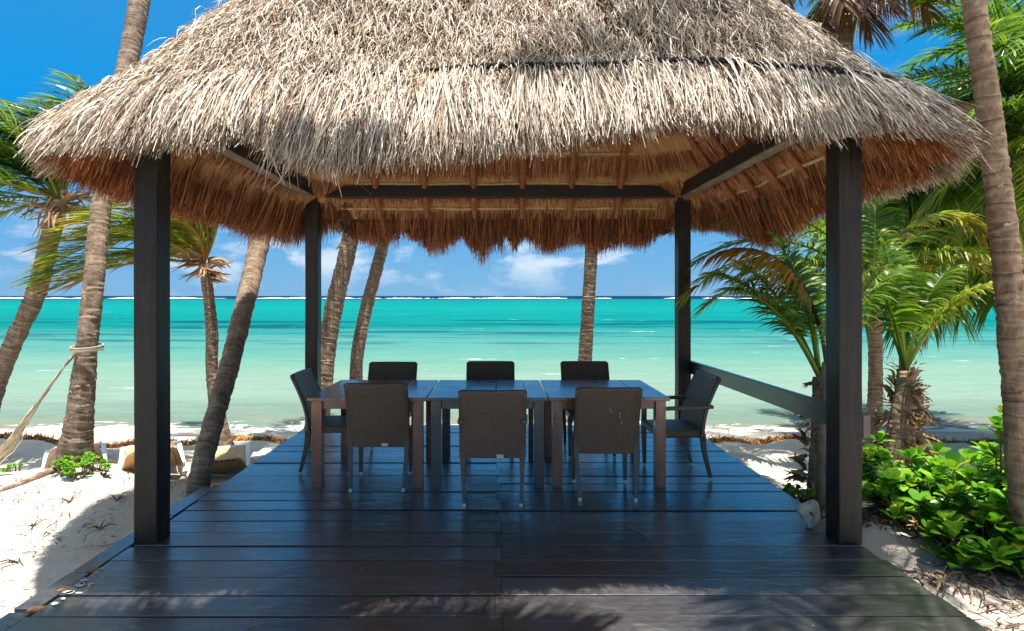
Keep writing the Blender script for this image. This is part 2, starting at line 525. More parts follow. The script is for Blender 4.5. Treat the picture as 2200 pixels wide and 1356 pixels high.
M['trunk'] = trunk_mat('grey_palm_bark', (0.060, 0.038, 0.025), (0.185, 0.128, 0.086), (0.40, 0.31, 0.23))
M['trunk_tan'] = trunk_mat('tan_palm_bark', (0.090, 0.052, 0.030), (0.25, 0.165, 0.105), (0.46, 0.345, 0.24))
M['sheath'] = leafy('dry_sheath', [(0.0, (0.14, 0.080, 0.045)), (0.5, (0.32, 0.20, 0.12)), (1.0, (0.52, 0.37, 0.25))], 0.8, 0.15, 0.2)
M['coconut'] = simple('coconut_husk', (0.36, 0.34, 0.04), 0.4, 0.4, 0.25, 9, 0, 0.05)
M['dry'] = leafy('dry_debris', [(0.0, (0.06, 0.035, 0.022)), (0.5, (0.17, 0.095, 0.055)), (1.0, (0.40, 0.28, 0.17))], 0.8, 0.05, 0.2)
M['weed'] = leafy('seaweed', [(0.0, (0.14, 0.055, 0.012)), (0.5, (0.34, 0.145, 0.026)), (1.0, (0.56, 0.29, 0.07))], 0.7, 0.1, 0.3)
M['white'] = simple('white_plastic', (0.72, 0.72, 0.70), 0.45, 0.4, 0.08, 6, 0, 0.05)
M['sling'] = simple('tan_sling', (0.56, 0.36, 0.18), 0.7, 0.2, 0.18, 14, 0, 0.1)
M['greysling'] = simple('faded_sling', (0.36, 0.28, 0.22), 0.7, 0.2, 0.25, 14, 0, 0.1)
M['cotton'] = leafy('hammock_cord', [(0.0, (0.34, 0.27, 0.17)), (0.5, (0.55, 0.47, 0.33)), (1.0, (0.72, 0.65, 0.5))], 0.8, 0.1, 0.2)
M['shell'] = simple('bleached_shell', (0.50, 0.41, 0.31), 0.6, 0.3, 0.3, 14, 0, 0.5)
M['hole'] = simple('dark_hollow', (0.03, 0.025, 0.02), 0.8, 0.1, 0.2, 10)

# sea
m, t, p, o = mat('sea_water')
c = t.n('ShaderNodeTexCoord').outputs['Object']
s = t.n('ShaderNodeSeparateXYZ'); t.l(c, s.inputs[0])
Yd = t.math('MAXIMUM', s.outputs[1], 5.0)
lg = t.math('LOGARITHM', Yd, 10.0)                       # depth grows with distance from the shore
cc = t.n('ShaderNodeCombineXYZ'); t.l(t.math('MULTIPLY', t.math('DIVIDE', s.outputs[0], Yd), 1.6), cc.inputs[0]); t.l(t.math('MULTIPLY', lg, 16), cc.inputs[1])
sand_bars = t.noise(cc.outputs[0], 1.0, 5, 0.55, 0.3)
cc2 = t.n('ShaderNodeCombineXYZ'); t.l(t.math('MULTIPLY', t.math('DIVIDE', s.outputs[0], Yd), 3.0), cc2.inputs[0]); t.l(t.math('MULTIPLY', lg, 34), cc2.inputs[1]); cc2.inputs[2].default_value = 4.2
streak = t.noise(cc2.outputs[0], 1.0, 5, 0.6, 0.2)
x = t.math('ADD', lg, t.math('MULTIPLY', t.math('SUBTRACT', sand_bars, 0.5), 0.20))
mr = t.n('ShaderNodeMapRange'); t.l(x, mr.inputs[0]); mr.inputs[1].default_value = 1.0; mr.inputs[2].default_value = 3.2


def sea(Yv):
    return (math.log10(Yv) - 1.0) / 2.2


K = 0.255
def sc_(*q):
    return tuple(v * K for v in lin(*q))


col = t.ramp(mr.outputs[0], [(sea(10.2), sc_(205, 200, 178)), (sea(11.2), sc_(170, 205, 186)), (sea(13.5), sc_(196, 230, 208)), (sea(18), sc_(182, 230, 204)), (sea(23), sc_(144, 218, 200)), (sea(33), sc_(104, 206, 196)), (sea(46), sc_(0, 182, 174)),
                             (sea(120), sc_(0, 202, 192)), (sea(330), sc_(0, 180, 182)), (sea(560), sc_(0, 78, 116)), (sea(800), sc_(4, 50, 100))])
patch = t.math('MULTIPLY', t.ramp(streak, [(0.50, 0.0), (0.60, 0.9)]), t.ramp(mr.outputs[0], [(sea(24), 0.0), (sea(30), 0.6), (sea(52), 1.0), (sea(75), 0.15), (sea(200), 0.3)]))
col = t.mix(patch, col, sc_(0, 100, 128))
# floating weed near the beach
fw = t.math('MULTIPLY', t.ramp(t.noise(t.mapping(c, scale=(0.7, 3.2, 1)), 2.2, 8, 0.72), [(0.60, 0.0), (0.68, 0.4)]), t.ramp(mr.outputs[0], [(sea(10.5), 0.9), (sea(11.8), 1.0), (sea(13.2), 0.0)]))
col = t.mix(fw, col, sc_(120, 92, 62))
# wash at the edge; little white caps that double as glints painted into the colour
fo = t.noise(t.mapping(c, scale=(0.7, 1.7, 1)), 2.2, 9, 0.72, 0.6)
edge = t.n('ShaderNodeMapRange'); t.l(t.math('ADD', s.outputs[1], t.math('MULTIPLY', t.math('SUBTRACT', t.noise(t.mapping(c, scale=(0.25, 0.2, 1)), 1.3, 3), 0.5), 1.6)), edge.inputs[0])
edge.inputs[1].default_value = 9.9; edge.inputs[2].default_value = 11.3
foam = t.math('GREATER_THAN', fo, t.ramp(edge.outputs[0], [(0.0, 0.36), (0.35, 0.47), (0.6, 0.56), (0.75, 0.68), (1.0, 0.95)]))
foam = t.math('MULTIPLY', foam, t.ramp(fo, [(0.36, 0.5), (0.6, 1.0)]))
cap = t.ramp(t.noise(t.mapping(c, scale=(0.20, 0.85, 1)), 1.0, 8, 0.72), [(0.655, 0.0), (0.69, 1.0)])
cap = t.math('MULTIPLY', cap, t.ramp(mr.outputs[0], [(sea(11.5), 0.0), (sea(15), 0.9), (sea(60), 0.7), (sea(150), 0.3)]))
col = t.mix(t.math('MAXIMUM', foam, cap), col, (0.62, 0.61, 0.58))
rip = t.noise(t.mapping(c, scale=(0.35, 1.5, 1)), 1.6, 8, 0.68, 0.3)
rip2 = t.noise(cc2.outputs[0], 3.0, 6, 0.7)
col = t.mix(1.0, col, t.ramp(t.math('ADD', t.math('MULTIPLY', rip, 0.55), t.math('MULTIPLY', rip2, 0.45)), [(0.36, (0.88, 0.91, 0.92)), (0.62, (1.10, 1.08, 1.05))]), 'MULTIPLY')
t.l(col, p.inputs['Base Color'])
wv = t.noise(t.mapping(c, scale=(0.7, 2.0, 1)), 1.5, 7, 0.62, 0.3)
wv2 = t.noise(t.mapping(c, scale=(0.06, 0.22, 1)), 1.5, 5, 0.6)
t.l(t.bump(t.math('ADD', wv, t.math('MULTIPLY', wv2, 2.0)), 0.85, 0.14), p.inputs['Normal'])
pset(t, p, Roughness=0.45, Specular_IOR_Level=0.02)
M['sea'] = m
M['splash'] = simple('pale_paint', (0.42, 0.44, 0.40), 0.7, 0.2, 0.2, 20, 0, 0.0)
M['surf'] = simple('white_surf', (0.85, 0.86, 0.86), 0.8, 0.1, 0.05, 1, 0, 0.0)

# ---------------------------------------------------------------- ground and sea
SEA_Z = -0.85
P2B = (-3.86, 5.2)


def smooth(x, a, b):
    t_ = np.clip((x - a) / (b - a), 0, 1)
    return t_ * t_ * (3 - 2 * t_)


_wv = [(random.uniform(0.5, 5.5), random.uniform(0, 6.28), random.uniform(0, 6.28)) for _ in range(46)]


def ground(X, Y):
    X = np.asarray(X, float); Y = np.asarray(Y, float)
    z = np.interp(Y, [-400, -20, 0, 4.6, 5.6, 7.0, 8.6, 10.2, 13, 30, 60], [1.5, 0.2, -0.2, -0.24, -0.33, -0.46, -0.66, -0.87, -1.15, -2.2, -3.5])
    z = z + 0.24 * np.exp(-(((X - P2B[0]) / 0.95) ** 2 + ((Y - P2B[1]) / 0.75) ** 2))
    z = z + 0.10 * np.exp(-(((X + 3.2) / 0.5) ** 2 + ((Y - 4.3) / 0.8) ** 2))
    z = z + 0.10 * np.exp(-(((X - 3.6) / 0.9) ** 2 + ((Y - 4.6) / 1.0) ** 2))
    n_ = 0
    for fr, an, ph in _wv:
        n_ = n_ + np.sin((X * math.cos(an) + Y * math.sin(an)) * fr * 2.2 + ph) / (0.6 + fr)
    amp = np.where(Y < 8.2, 0.022, 0.022 * (1 - smooth(Y, 8.2, 9.6)))
    inside = (np.abs(X) < 2.5) & (Y < 6.9)
    z = z + n_ * amp
    return np.where(inside, np.minimum(z, -0.22), z)


def gz(X, Y):
    return float(ground(X, Y))


def axis(parts):
    return np.unique(np.concatenate([np.linspace(a, b, n_) for a, b, n_ in parts]))


xs = axis([(-3000, -60, 12), (-60, -12, 40), (-12, -6.5, 40), (-6.5, -2.2, 150), (-2.2, 2.2, 50), (2.2, 5.5, 120), (5.5, 12, 40), (12, 60, 40), (60, 3000, 12)])
ys = axis([(-600, -20, 12), (-20, 1.5, 30), (1.5, 7.5, 220), (7.5, 11.5, 90), (11.5, 60, 40)])
XX, YY = np.meshgrid(xs, ys)
ZZ = ground(XX, YY)
nx, ny = len(xs), len(ys)
ii = (np.arange(ny - 1)[:, None] * nx + np.arange(nx - 1)[None]).ravel()
mb = MB()
mb.add(np.stack([XX, YY, ZZ], -1).reshape(-1, 3), np.stack([ii, ii + 1, ii + nx + 1, ii + nx], -1))
tag(mb.build('beach_sand', M['sand'], smooth=True), kind='structure')

mb = MB()
xs2 = axis([(-30000, -200, 10), (-200, -14, 20), (-14, 14, 160), (14, 200, 20), (200, 30000, 10)])
ys2 = axis([(9.2, 13, 60), (13, 30, 40), (30, 200, 20), (200, 40000, 20)])
XX, YY = np.meshgrid(xs2, ys2)
ZZ = SEA_Z + 0.035 * np.exp(-((YY - 11.1 - 0.25 * np.sin(XX * 0.7) - 0.12 * np.sin(XX * 2.1 + 1)) / 0.22) ** 2) + 0.03 * np.exp(-((YY - 12.4 - 0.3 * np.sin(XX * 0.5 + 2)) / 0.3) ** 2)
nx, ny = len(xs2), len(ys2)
ii = (np.arange(ny - 1)[:, None] * nx + np.arange(nx - 1)[None]).ravel()
mb.add(np.stack([XX, YY, ZZ], -1).reshape(-1, 3), np.stack([ii, ii + 1, ii + nx + 1, ii + nx], -1))
tag(mb.build('sea', M['sea'], smooth=True), kind='structure')

# surf breaking on the reef far out
mb = MB()
xx = np.arange(-900, 900, 1.6)
hh = np.zeros_like(xx)
for fr, an, ph in _wv[:20]:
    hh += np.sin(xx * fr * 0.045 + ph) * 0.32 + np.sin(xx * fr * 0.3 + an) * 0.10
dens = 0.75 - 0.95 * smooth(xx, 60, 140) + 0.9 * smooth(xx, 175, 240)
hh = np.clip(hh * 0.55 + dens, 0, 1.6) * rng.uniform(0.75, 1.15, len(xx)) * 0.8
yb = 560 + 6 * np.sin(xx * 0.02)
v = np.stack([np.stack([xx, yb - 14, np.full_like(xx, SEA_Z - 0.1)], -1), np.stack([xx, yb, SEA_Z - 0.1 + hh], -1), np.stack([xx, yb + 16, np.full_like(xx, SEA_Z - 0.1)], -1)], 1).reshape(-1, 3)
i = np.arange(len(xx) - 1)[:, None] * 3
f = np.concatenate([np.concatenate([i, i + 3, i + 4, i + 1], 1), np.concatenate([i + 1, i + 4, i + 5, i + 2], 1)])
mb.add(v, f)
tag(mb.build('reef_surf', M['surf'], smooth=False), kind='stuff')

# line of seaweed washed up along the beach
mb = MB()
N = 26000
X = rng.uniform(-16, 16, N)
yc = 8.62 + 0.05 * np.sin(X * 1.3) + 0.04 * np.sin(X * 3.1 + 1)
wl = 0.036 * (0.75 + 0.5 * np.abs(np.sin(X * 2.3 + np.sin(X * 0.9))))
q = rng.normal(0, 1, N)
Y = yc + q * wl
Z = ground(X, Y) + 0.05 * np.exp(-q ** 2) * rng.uniform(0.1, 0.8, N) * (0.7 + 0.6 * np.abs(np.sin(X * 4.1)))
an = rng.uniform(0, 6.28, N)
d = np.stack([np.cos(an), np.sin(an), rng.uniform(-0.1, 0.5, N)], -1)
strands(mb, np.stack([X, Y, Z], -1), d, rng.uniform(0.05, 0.13, N), rng.uniform(0.008, 0.02, N), np.tile([0, 0, 1.0], (N, 1)), 2, 0.3, 0.5, 0.6, rng.uniform(0, 1, N))
tag(mb.build('seaweed_line', M['weed']), kind='stuff')

# ---------------------------------------------------------------- pavilion
pav = thing('thatched_pavilion', 'open sided beach pavilion with thatched roof on black posts over dark plank deck', 'pavilion', (0, 5.1, 0))
PO = Vector((0, 5.1, 0))


def into(o, parent=pav, off=PO):
    """mesh written in world coordinates, hung under a parent that stands at off"""
    o.parent = parent
    o.matrix_parent_inverse = Matrix.Translation(-off)
    return o


# deck: planks across, two lengths butted near the middle, a lower edge board on one side
mb = MB()
pitch = 0.1945
yb = 6.83
k = 0
while yb > -2.4:
    split = 0.0 + (0.02 if k % 2 else -0.015)
    for x0, x1 in ((-2.27, split - 0.0015), (split + 0.0015, 2.265)):
        hgt = rng.uniform(-0.004, 0.004)
        e0 = x0 + (rng.uniform(-0.012, 0.012) if x0 < -2 else 0)
        e1 = x1 + (rng.uniform(-0.008, 0.008) if x1 > 2 else 0)
        nseg = 12
        gx = np.linspace(e0, e1, nseg + 1)
        tilt = rng.uniform(-0.004, 0.004)
        y1 = yb - rng.uniform(0.005, 0.009); y0 = yb - pitch + rng.uniform(0.005, 0.009)
        bow = 0.003 * np.sin(np.linspace(0, 3.1, nseg + 1) * rng.uniform(0.5, 2) + rng.uniform(0, 6))
        vv = []
        for g_, b_ in zip(gx, bow):
            ch = 0.0008
            vv += [(g_, y0 + b_ * 0.4, -0.04), (g_, y0 + b_ * 0.4, hgt - ch + b_ * 0.5), (g_, y0 + ch + b_ * 0.4, hgt + b_ * 0.5), (g_, y1 - ch + b_ * 0.4, hgt + tilt + b_ * 0.5),
                   (g_, y1 + b_ * 0.4, hgt + tilt - ch + b_ * 0.5), (g_, y1 + b_ * 0.4, -0.04)]
        fl = []
        for j in range(nseg):
            for c_ in range(5):
                a0 = j * 6 + c_
                fl.append([a0, a0 + 6, a0 + 7, a0 + 1])
        mb.add(vv, fl)
        mb.f.append(np.array([[mb.n - 6 * (nseg + 1) + q_ for q_ in (0, 1, 2, 3, 4, 5)]]))
        mb.f.append(np.array([[mb.n - 6 + q_ for q_ in (5, 4, 3, 2, 1, 0)]]))
    yb -= pitch
    k += 1
deck = into(mb.build('deck', M['deck']))
# joists under, closing the dark gaps
mb = MB()
for xj in np.linspace(-2.15, 2.15, 8):
    mb.box((xj, 2.2, -0.115), (0.08, 9.0, 0.14))
jo = mb.build('joist_frame', M['beam'], deck)
mb = MB()
ed = [(1.62, 2.39), (2.40, 2.80), (2.82, 3.19), (3.20, 4.02), (4.03, 4.62)]
for a0, a1 in [(-2.4, -0.6), (-0.59, 1.61)] + ed:
    mb.box((-2.345 + rng.uniform(-.01, .01), (a0 + a1) / 2, -0.028 + rng.uniform(-.004, .004)), (0.115, a1 - a0 - 0.004, 0.045))
ebd = mb.build('edge_board', M['deck'], deck, bevel=0.004)
for yy in (2.79, 2.985, 3.19, 4.62):
    mb = MB()
    mb.beam((-2.262, yy + 0.035, -0.012), (-2.33, yy + 0.028, -0.012), 0.045, 0.02)
    eb = mb.build('edge_block', M['raw'], deck, bevel=0.003)

for k_ in range(40):
    q_ = rng.uniform(0, 1)
    x_ = -2.30 + 0.10 * q_ + rng.normal(0, 0.035); y_ = 2.95 + 0.22 * (1 - q_) + rng.normal(0, 0.06)
    r_ = rng.uniform(0.004, 0.02)
    an = np.linspace(0, 6.28, 9, endpoint=False)
    rr_ = r_ * rng.uniform(0.5, 1.2, 9)
    if x_ > -2.25:
        v = [(x_ + math.cos(a_) * b_ * 1.4, y_ + math.sin(a_) * b_, 0.0052) for a_, b_ in zip(an, rr_)]
        mb = MB(); mb.add(v, [list(range(9))])
        mb.build('paint_splash', M['splash'], deck)

# posts
PX, PYF, PYR, PW = 2.2, 3.615, 6.765, 0.148
for sx_ in (-1, 1):
    for yy in (PYF, PYR):
        mb = MB()
        zz = np.linspace(0.0, 2.86, 15)
        h_ = PW / 2
        vv = []
        for z_ in zz:
            o1, o2 = rng.normal(0, 0.0012, 2)
            for i_, j_ in ((-1, -1), (1, -1), (1, 1), (-1, 1)):
                vv.append((sx_ * PX + i_ * h_ + o1, yy + j_ * h_ + o2, z_))
        fl = [[4 * q_ + e_, 4 * q_ + (e_ + 1) % 4, 4 * q_ + 4 + (e_ + 1) % 4, 4 * q_ + 4 + e_] for q_ in range(14) for e_ in range(4)]
        mb.add(vv, fl)
        mb.f.append(np.array([[56, 57, 58, 59]]))
        into(mb.build('post', M['post'], bevel=0.007))
# beams (butted between the posts)
for nm, a, b in (('rear', (-PX + .076, PYR, 2.785), (PX - .076, PYR, 2.785)), ('front', (-PX + .076, PYF, 2.785), (PX - .076, PYF, 2.785))):
    mb = MB(); mb.beam(a, b, 0.12, 0.135)
    into(mb.build('beam', M['beam'], bevel=0.006))
for sx_ in (-1, 1):
    mb = MB(); mb.beam((sx_ * PX, PYF + .076, 2.79), (sx_ * PX, PYR - .076, 2.79), 0.12, 0.145)
    bo = into(mb.build('beam', M['beam'], bevel=0.004))
    mb = MB(); mb.beam((sx_ * PX, PYF + .08, 2.712), (sx_ * PX, PYR - .08, 2.712), 0.112, 0.008)
    e_ = mb.build('worn_edge', M['beam_worn'], bo)
# side rail on the outer faces of the two posts of one side
mb = MB()
mb.beam((PX + .102, PYF - 0.07, 0.735), (PX + .102, PYR + 0.10, 0.70), 0.05, 0.15)
into(mb.build('rail', M['rail'], bevel=0.006))

# roof surface
CX, CY, RA, RB, RR, RRI = 0.0, 5.1, 2.90, 2.24, 1.25, 0.7
D_T = [-0.16, -0.11, -0.05, 0.0, 0.12, 0.27, 0.5, 1.0, 1.6, 2.24]
Z_T = [2.28, 2.40, 2.48, 2.56, 2.72, 2.93, 3.30, 4.02, 4.87, 5.75]
D_I = [0.0, 0.3, 0.66, 1.0, 2.24]
Z_I = [2.20, 2.50, 2.97, 3.45, 5.2]


def outline(u, d, RR=RR):
    """u in 0..1 round the rounded rectangle (anticlockwise from the middle of the rear side), d metres inside the eave -> xy, outward normal"""
    u = np.asarray(u, float); d = np.broadcast_to(np.asarray(d, float), u.shape)
    A0, B0 = RA - RR, RB - RR
    # perimeter of the eave itself sets u; the inner outlines follow the same side/corner fraction
    seg = np.array([A0, RR * np.pi / 2, 2 * B0, RR * np.pi / 2, 2 * A0, RR * np.pi / 2, 2 * B0, RR * np.pi / 2, A0])
    cum_ = np.concatenate([[0], np.cumsum(seg)])
    s_ = (u % 1.0) * cum_[-1]
    k_ = np.clip(np.searchsorted(cum_, s_, side='right') - 1, 0, 8)
    fr = (s_ - cum_[k_]) / seg[k_]
    A = np.maximum(RA - d, 0.02); B = np.maximum(RB - d, 0.02)
    r = np.minimum(RR, np.minimum(A, B))
    a_, b_ = A - r, B - r
    x = np.zeros_like(s_); y = np.zeros_like(s_); nx_ = np.zeros_like(s_); ny_ = np.zeros_like(s_)
    th0 = {1: 90, 3: 180, 5: 270, 7: 0}
    cs = {1: (-1, 1), 3: (-1, -1), 5: (1, -1), 7: (1, 1)}
    for kk in range(9):
        m_ = k_ == kk
        if not m_.any():
            continue
        f_2 = fr[m_]
        if kk in (1, 3, 5, 7):
            th = np.radians(th0[kk] + 90 * f_2)
            x[m_] = cs[kk][0] * a_[m_] + r[m_] * np.cos(th); y[m_] = cs[kk][1] * b_[m_] + r[m_] * np.sin(th)
            nx_[m_] = np.cos(th); ny_[m_] = np.sin(th)
        elif kk == 0:
            x[m_] = -a_[m_] * f_2; y[m_] = B[m_]; ny_[m_] = 1
        elif kk == 8:
            x[m_] = a_[m_] * (1 - f_2); y[m_] = B[m_]; ny_[m_] = 1
        elif kk == 2:
            x[m_] = -A[m_]; y[m_] = b_[m_] * (1 - 2 * f_2); nx_[m_] = -1
        elif kk == 4:
            x[m_] = a_[m_] * (2 * f_2 - 1); y[m_] = -B[m_]; ny_[m_] = -1
        elif kk == 6:
            x[m_] = A[m_]; y[m_] = b_[m_] * (2 * f_2 - 1); nx_[m_] = 1
    x = np.where(x < 0, x * 0.968, x)          # the thatch overhangs a little less on one side
    return np.stack([CX + x, CY + y], -1), np.stack([nx_, ny_], -1)


def roof(u, d, inner=False):
    xy, no = outline(u, d, RRI if inner else RR)
    DT, ZT = (D_I, Z_I) if inner else (D_T, Z_T)
    z = np.interp(d, DT, ZT)
    sl = (np.interp(np.asarray(d) + 0.06, DT, ZT) - np.interp(np.asarray(d) - 0.06, DT, ZT)) / 0.12
    ph = np.arctan(np.maximum(sl, 0.3))
    down = np.concatenate([no * np.cos(ph)[..., None], -np.sin(ph)[..., None]], -1)
    nor = np.concatenate([no * np.sin(ph)[..., None], np.cos(ph)[..., None]], -1)
    return np.concatenate([xy, z[..., None]], -1), down, nor


HEM = np.array([(-400, 340), (60, 325), (180, 335), (340, 318), (400, 325), (455, 296), (520, 290), (570, 325), (640, 372), (720, 388), (850, 370), (1000, 350), (1150, 325),
                (1300, 295), (1430, 266), (1500, 247), (1600, 262), (1700, 285), (1790, 300), (1850, 285), (1950, 268), (2050, 262), (2600, 262)], float)
REAR = np.array([(400, 545), (640, 545), (690, 480), (715, 462), (735, 515), (770, 533), (815, 538), (845, 488), (865, 515), (900, 545), (945, 552), (985, 520), (1010, 540), (1045, 568), (1075, 540), (1090, 512), (1108, 562), (1135, 518), (1150, 530), (1180, 553), (1215, 545), (1260, 528), (1300, 548), (1345, 540), (1400, 545), (1440, 520), (1480, 470), (1510, 480), (1560, 520), (1800, 545)], float)
_hp = [(random.uniform(6, 60), random.uniform(0, 6.28)) for _ in range(14)]


def hem_z(u, f0=0.25, f1=0.6):
    """height of the ragged lower edge round the roof"""
    xy, no = outline(u, np.full(np.shape(u), -0.10))
    pxx = VX + F * xy[:, 0] / np.maximum(xy[:, 1], 1)
    zf = EYE + (VY - np.interp(pxx, HEM[:, 0], HEM[:, 1])) / F * xy[:, 1]
    n_ = sum(np.sin(u * fr * 6.28 + ph) / (1 + fr * 0.03) for fr, ph in _hp) / 5
    zl = np.interp(xy[:, 1], [3.0, 3.5, 4.3, 4.7, 6.66, 7.4], [2.30, 2.25, 2.20, 2.24, 2.18, 2.08])
    zr = np.interp(xy[:, 1], [3.0, 3.8, 4.6, 5.3, 6.2, 6.7, 7.1, 7.4], [2.36, 2.33, 2.31, 2.19, 2.01, 2.12, 2.28, 2.20])
    zs = np.where(xy[:, 0] < 0, zl, zr)
    zb = EYE + (VY - np.interp(pxx, REAR[:, 0], REAR[:, 1])) / F * xy[:, 1]
    rear = smooth(no[:, 1], 0.55, 0.9)
    zs = rear * zb + (1 - rear) * zs + 0.035 * n_
    front = smooth(-no[:, 1], f0, f1)
    return front * zf + (1 - front) * zs


# the solid body of the thatch: outer skin, lip and ceiling as one closed shell
NU = 260
uu = np.linspace(0, 1, NU, endpoint=False)
rings = []
dd_o = [2.20, 1.8, 1.4, 1.0, 0.75, 0.5, 0.35, 0.22, 0.12, 0.05]
for d in dd_o:
    P_, dn, nn = roof(uu, np.full(NU, d))
    lump = sum(np.sin(uu * fr * 6.28 + ph + d * 3) for fr, ph in _hp[:6]) * 0.008
    rings.append(P_ - nn * 0.05 + nn * lump[:, None])
P_, dn, nn = roof(uu, np.full(NU, 0.05), True)
hm = hem_z(uu)
P_[:, 2] = np.maximum(P_[:, 2] + 0.10, hm + 0.10)
rings.append(P_)
mb = MB()
V = np.concatenate(rings)
nr = len(rings)
i = np.arange(nr - 1)[:, None] * NU; j = np.arange(NU)[None]
f = np.stack([i + j, i + NU + j, i + NU + (j + 1) % NU, i + (j + 1) % NU], -1).reshape(-1, 4)
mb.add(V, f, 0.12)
mb.f.append(np.array([list(range(NU))]))

UF = (0.5 - 0.42, 0.5 + 0.42)      # what can be seen from the front: everything but the rear slope
# --- upper thatch: short weathered ends pointing everywhere downhill
def tufts(nt, per, u0, u1, d0, d1, beta, su, sd):
    """tufts of straw: root (u, d) of every strand, and per-strand copies of the tuft's own random numbers"""
    cu_ = rng.uniform(u0, u1, nt)
    cd_ = d0 + (d1 - d0) * (rng.beta(*beta, nt) if beta else rng.uniform(0, 1, nt))
    k_ = np.repeat(np.arange(nt), per)
    q_ = rng.normal(0, 1, (nt, 4))[k_]
    return np.clip(cu_[k_] + rng.normal(0, su, nt * per), u0, u1), np.clip(cd_[k_] + rng.normal(0, sd, nt * per), d0 - 0.02, d1), q_


u, d, q = tufts(15000, 15, 0.12, 0.88, 0.16, 2.16, (1.0, 1.75), 0.0016, 0.03)
u2, d2, q2 = tufts(2000, 15, 0.13, 0.56, 0.03, 0.20, None, 0.0016, 0.02)
u, d, q = np.concatenate([u, u2]), np.concatenate([d, d2]), np.concatenate([q, q2])
N = len(u)
P_, dn, nn = roof(u, d)
tu = np.cross(nn, dn)
clump = np.sin(u * 260 + 3 * np.sin(d * 19)) * np.sin(d * 47 + 2 * np.sin(u * 90))
dirv = dn + tu * (0.24 * q[:, 0] + rng.normal(0, 0.22, N))[:, None] + nn * (0.16 + 0.12 * q[:, 1] + rng.normal(0, 0.12, N))[:, None]
P_ = P_ + nn * (rng.uniform(-0.05, 0.02, N) + 0.018 * q[:, 2] + 0.012 * clump)[:, None]
L = np.where(d > 0.16, np.minimum(rng.uniform(0.06, 0.17, N) * (1 + 0.2 * q[:, 3]), 0.05 + (d - 0.13) * 0.9), rng.uniform(0.05, 0.15, N))
tn = np.clip(0.54 + 0.05 * clump + 0.09 * q[:, 2] + rng.normal(0, 0.27, N), 0.02, 1)
strands(mb, P_, dirv, np.maximum(L, 0.03), rng.uniform(0.003, 0.0068, N), nn, 3, 0.14, 0.20, 0.45, tn)
# --- lower course: long strands from under the rope to the hem
u, d, q = tufts(8400, 17, 0.11, 0.89, -0.08, 0.15, None, 0.0014, 0.03)
N = len(u)
P_, dn, nn = roof(u, d)
tu = np.cross(nn, dn)
hz = hem_z(u)
xy, no = outline(u, d)
fr_ = smooth(-no[:, 1], 0.25, 0.6)
hz = fr_ * hz + (1 - fr_) * np.maximum(hz, 2.36)
corner = (np.abs(no[:, 0]) * np.abs(no[:, 1])) * 2
cf = smooth(corner, 0.35, 1.0)
dirv = dn + tu * (rng.normal(0, 0.09, N) + 0.12 * q[:, 0])[:, None] + nn * (0.07 + rng.normal(0, 0.06, N) + 0.05 * q[:, 1] + np.where(no[:, 0] > 0, 0.30, 0.12) * cf)[:, None]
P_ = P_ + nn * (rng.uniform(-0.07, 0.010, N) + 0.026 * q[:, 2])[:, None]
dz = -dirv[:, 2] / np.linalg.norm(dirv, axis=1)
room = np.maximum(P_[:, 2] - hz + 0.034 * q[:, 3], 0.02)
L = np.clip(room / (np.maximum(dz, 0.2) + 0.18) * rng.uniform(0.5, 1.06, N), 0.04, rng.uniform(0.22, 0.5, N) * (1 - 0.62 * cf * np.where(no[:, 0] > 0, 0.7, 1.0)))
tn = np.clip(0.57 + 0.10 * q[:, 2] + rng.normal(0, 0.28, N), 0.02, 1)
strands(mb, P_, dirv, L, rng.uniform(0.0034, 0.0074, N), nn, 4, 0.18, 0.08, 0.45, tn)
# --- long wisps at the two front corners and a loose lock hanging low in front
N = 500
cu = np.where(rng.uniform(0, 1, N) < 0.5, rng.normal(0.338, 0.018, N), rng.normal(0.662, 0.018, N))
d = rng.uniform(-0.02, 0.32, N)
P_, dn, nn = roof(cu, d)
tu = np.cross(nn, dn)
dirv = dn + nn * rng.uniform(0.05, 0.45, N)[:, None] + tu * rng.normal(0, 0.16, N)[:, None]
strands(mb, P_, dirv, rng.uniform(0.12, 0.30, N) * np.where(cu > 0.5, 1.5, 0.8), rng.uniform(0.004, 0.007, N), nn, 6, rng.uniform(0.1, 0.4, N), 0.12, 0.4, rng.uniform(0.35, 0.95, N))
N = 60
u = rng.normal(0.448, 0.006, N)
P_, dn, nn = roof(u, np.full(N, -0.02))
dirv = np.tile([-0.25, -0.15, -1.0], (N, 1)) + rng.normal(0, 0.16, (N, 3))
strands(mb, P_, dirv, rng.uniform(0.30, 0.50, N), rng.uniform(0.006, 0.012, N), nn, 6, 0.0, 0.3, 0.4, rng.uniform(0.5, 0.9, N))
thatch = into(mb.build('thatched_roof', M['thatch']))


def inroof(o):
    o.parent = thatch
    return o


# --- ceiling
mb = MB()
dd = np.array([0.30, 0.36, 0.45, 0.6, 0.8, 1.0, 1.3, 1.6, 1.9, 2.2])
NU2 = 300
uu = np.linspace(0, 1, NU2, endpoint=False)
vs, uvs = [], []
for d in dd:
    P_, dn, nn = roof(uu, np.full(NU2, d), True)
    P_[:, 2] = np.maximum(P_[:, 2], hem_z(uu) + 0.08)
    vs.append(P_); uvs.append(np.stack([uu * 17, np.full(NU2, d), np.zeros(NU2)], -1))
i = np.arange(len(dd) - 1)[:, None] * NU2; j = np.arange(NU2)[None]
f = np.stack([i + j, i + (j + 1) % NU2, i + NU2 + (j + 1) % NU2, i + NU2 + j], -1).reshape(-1, 4)
mb.add(np.concatenate(vs), f, 0.4, np.concatenate(uvs))
mb.f.append(np.array([list(range((len(dd) - 1) * NU2, len(dd) * NU2))]))
inroof(mb.build('ceiling', M['ceiling'], uv=True, smooth=True))

_bins = rng.uniform(0.72, 1.06, 700)
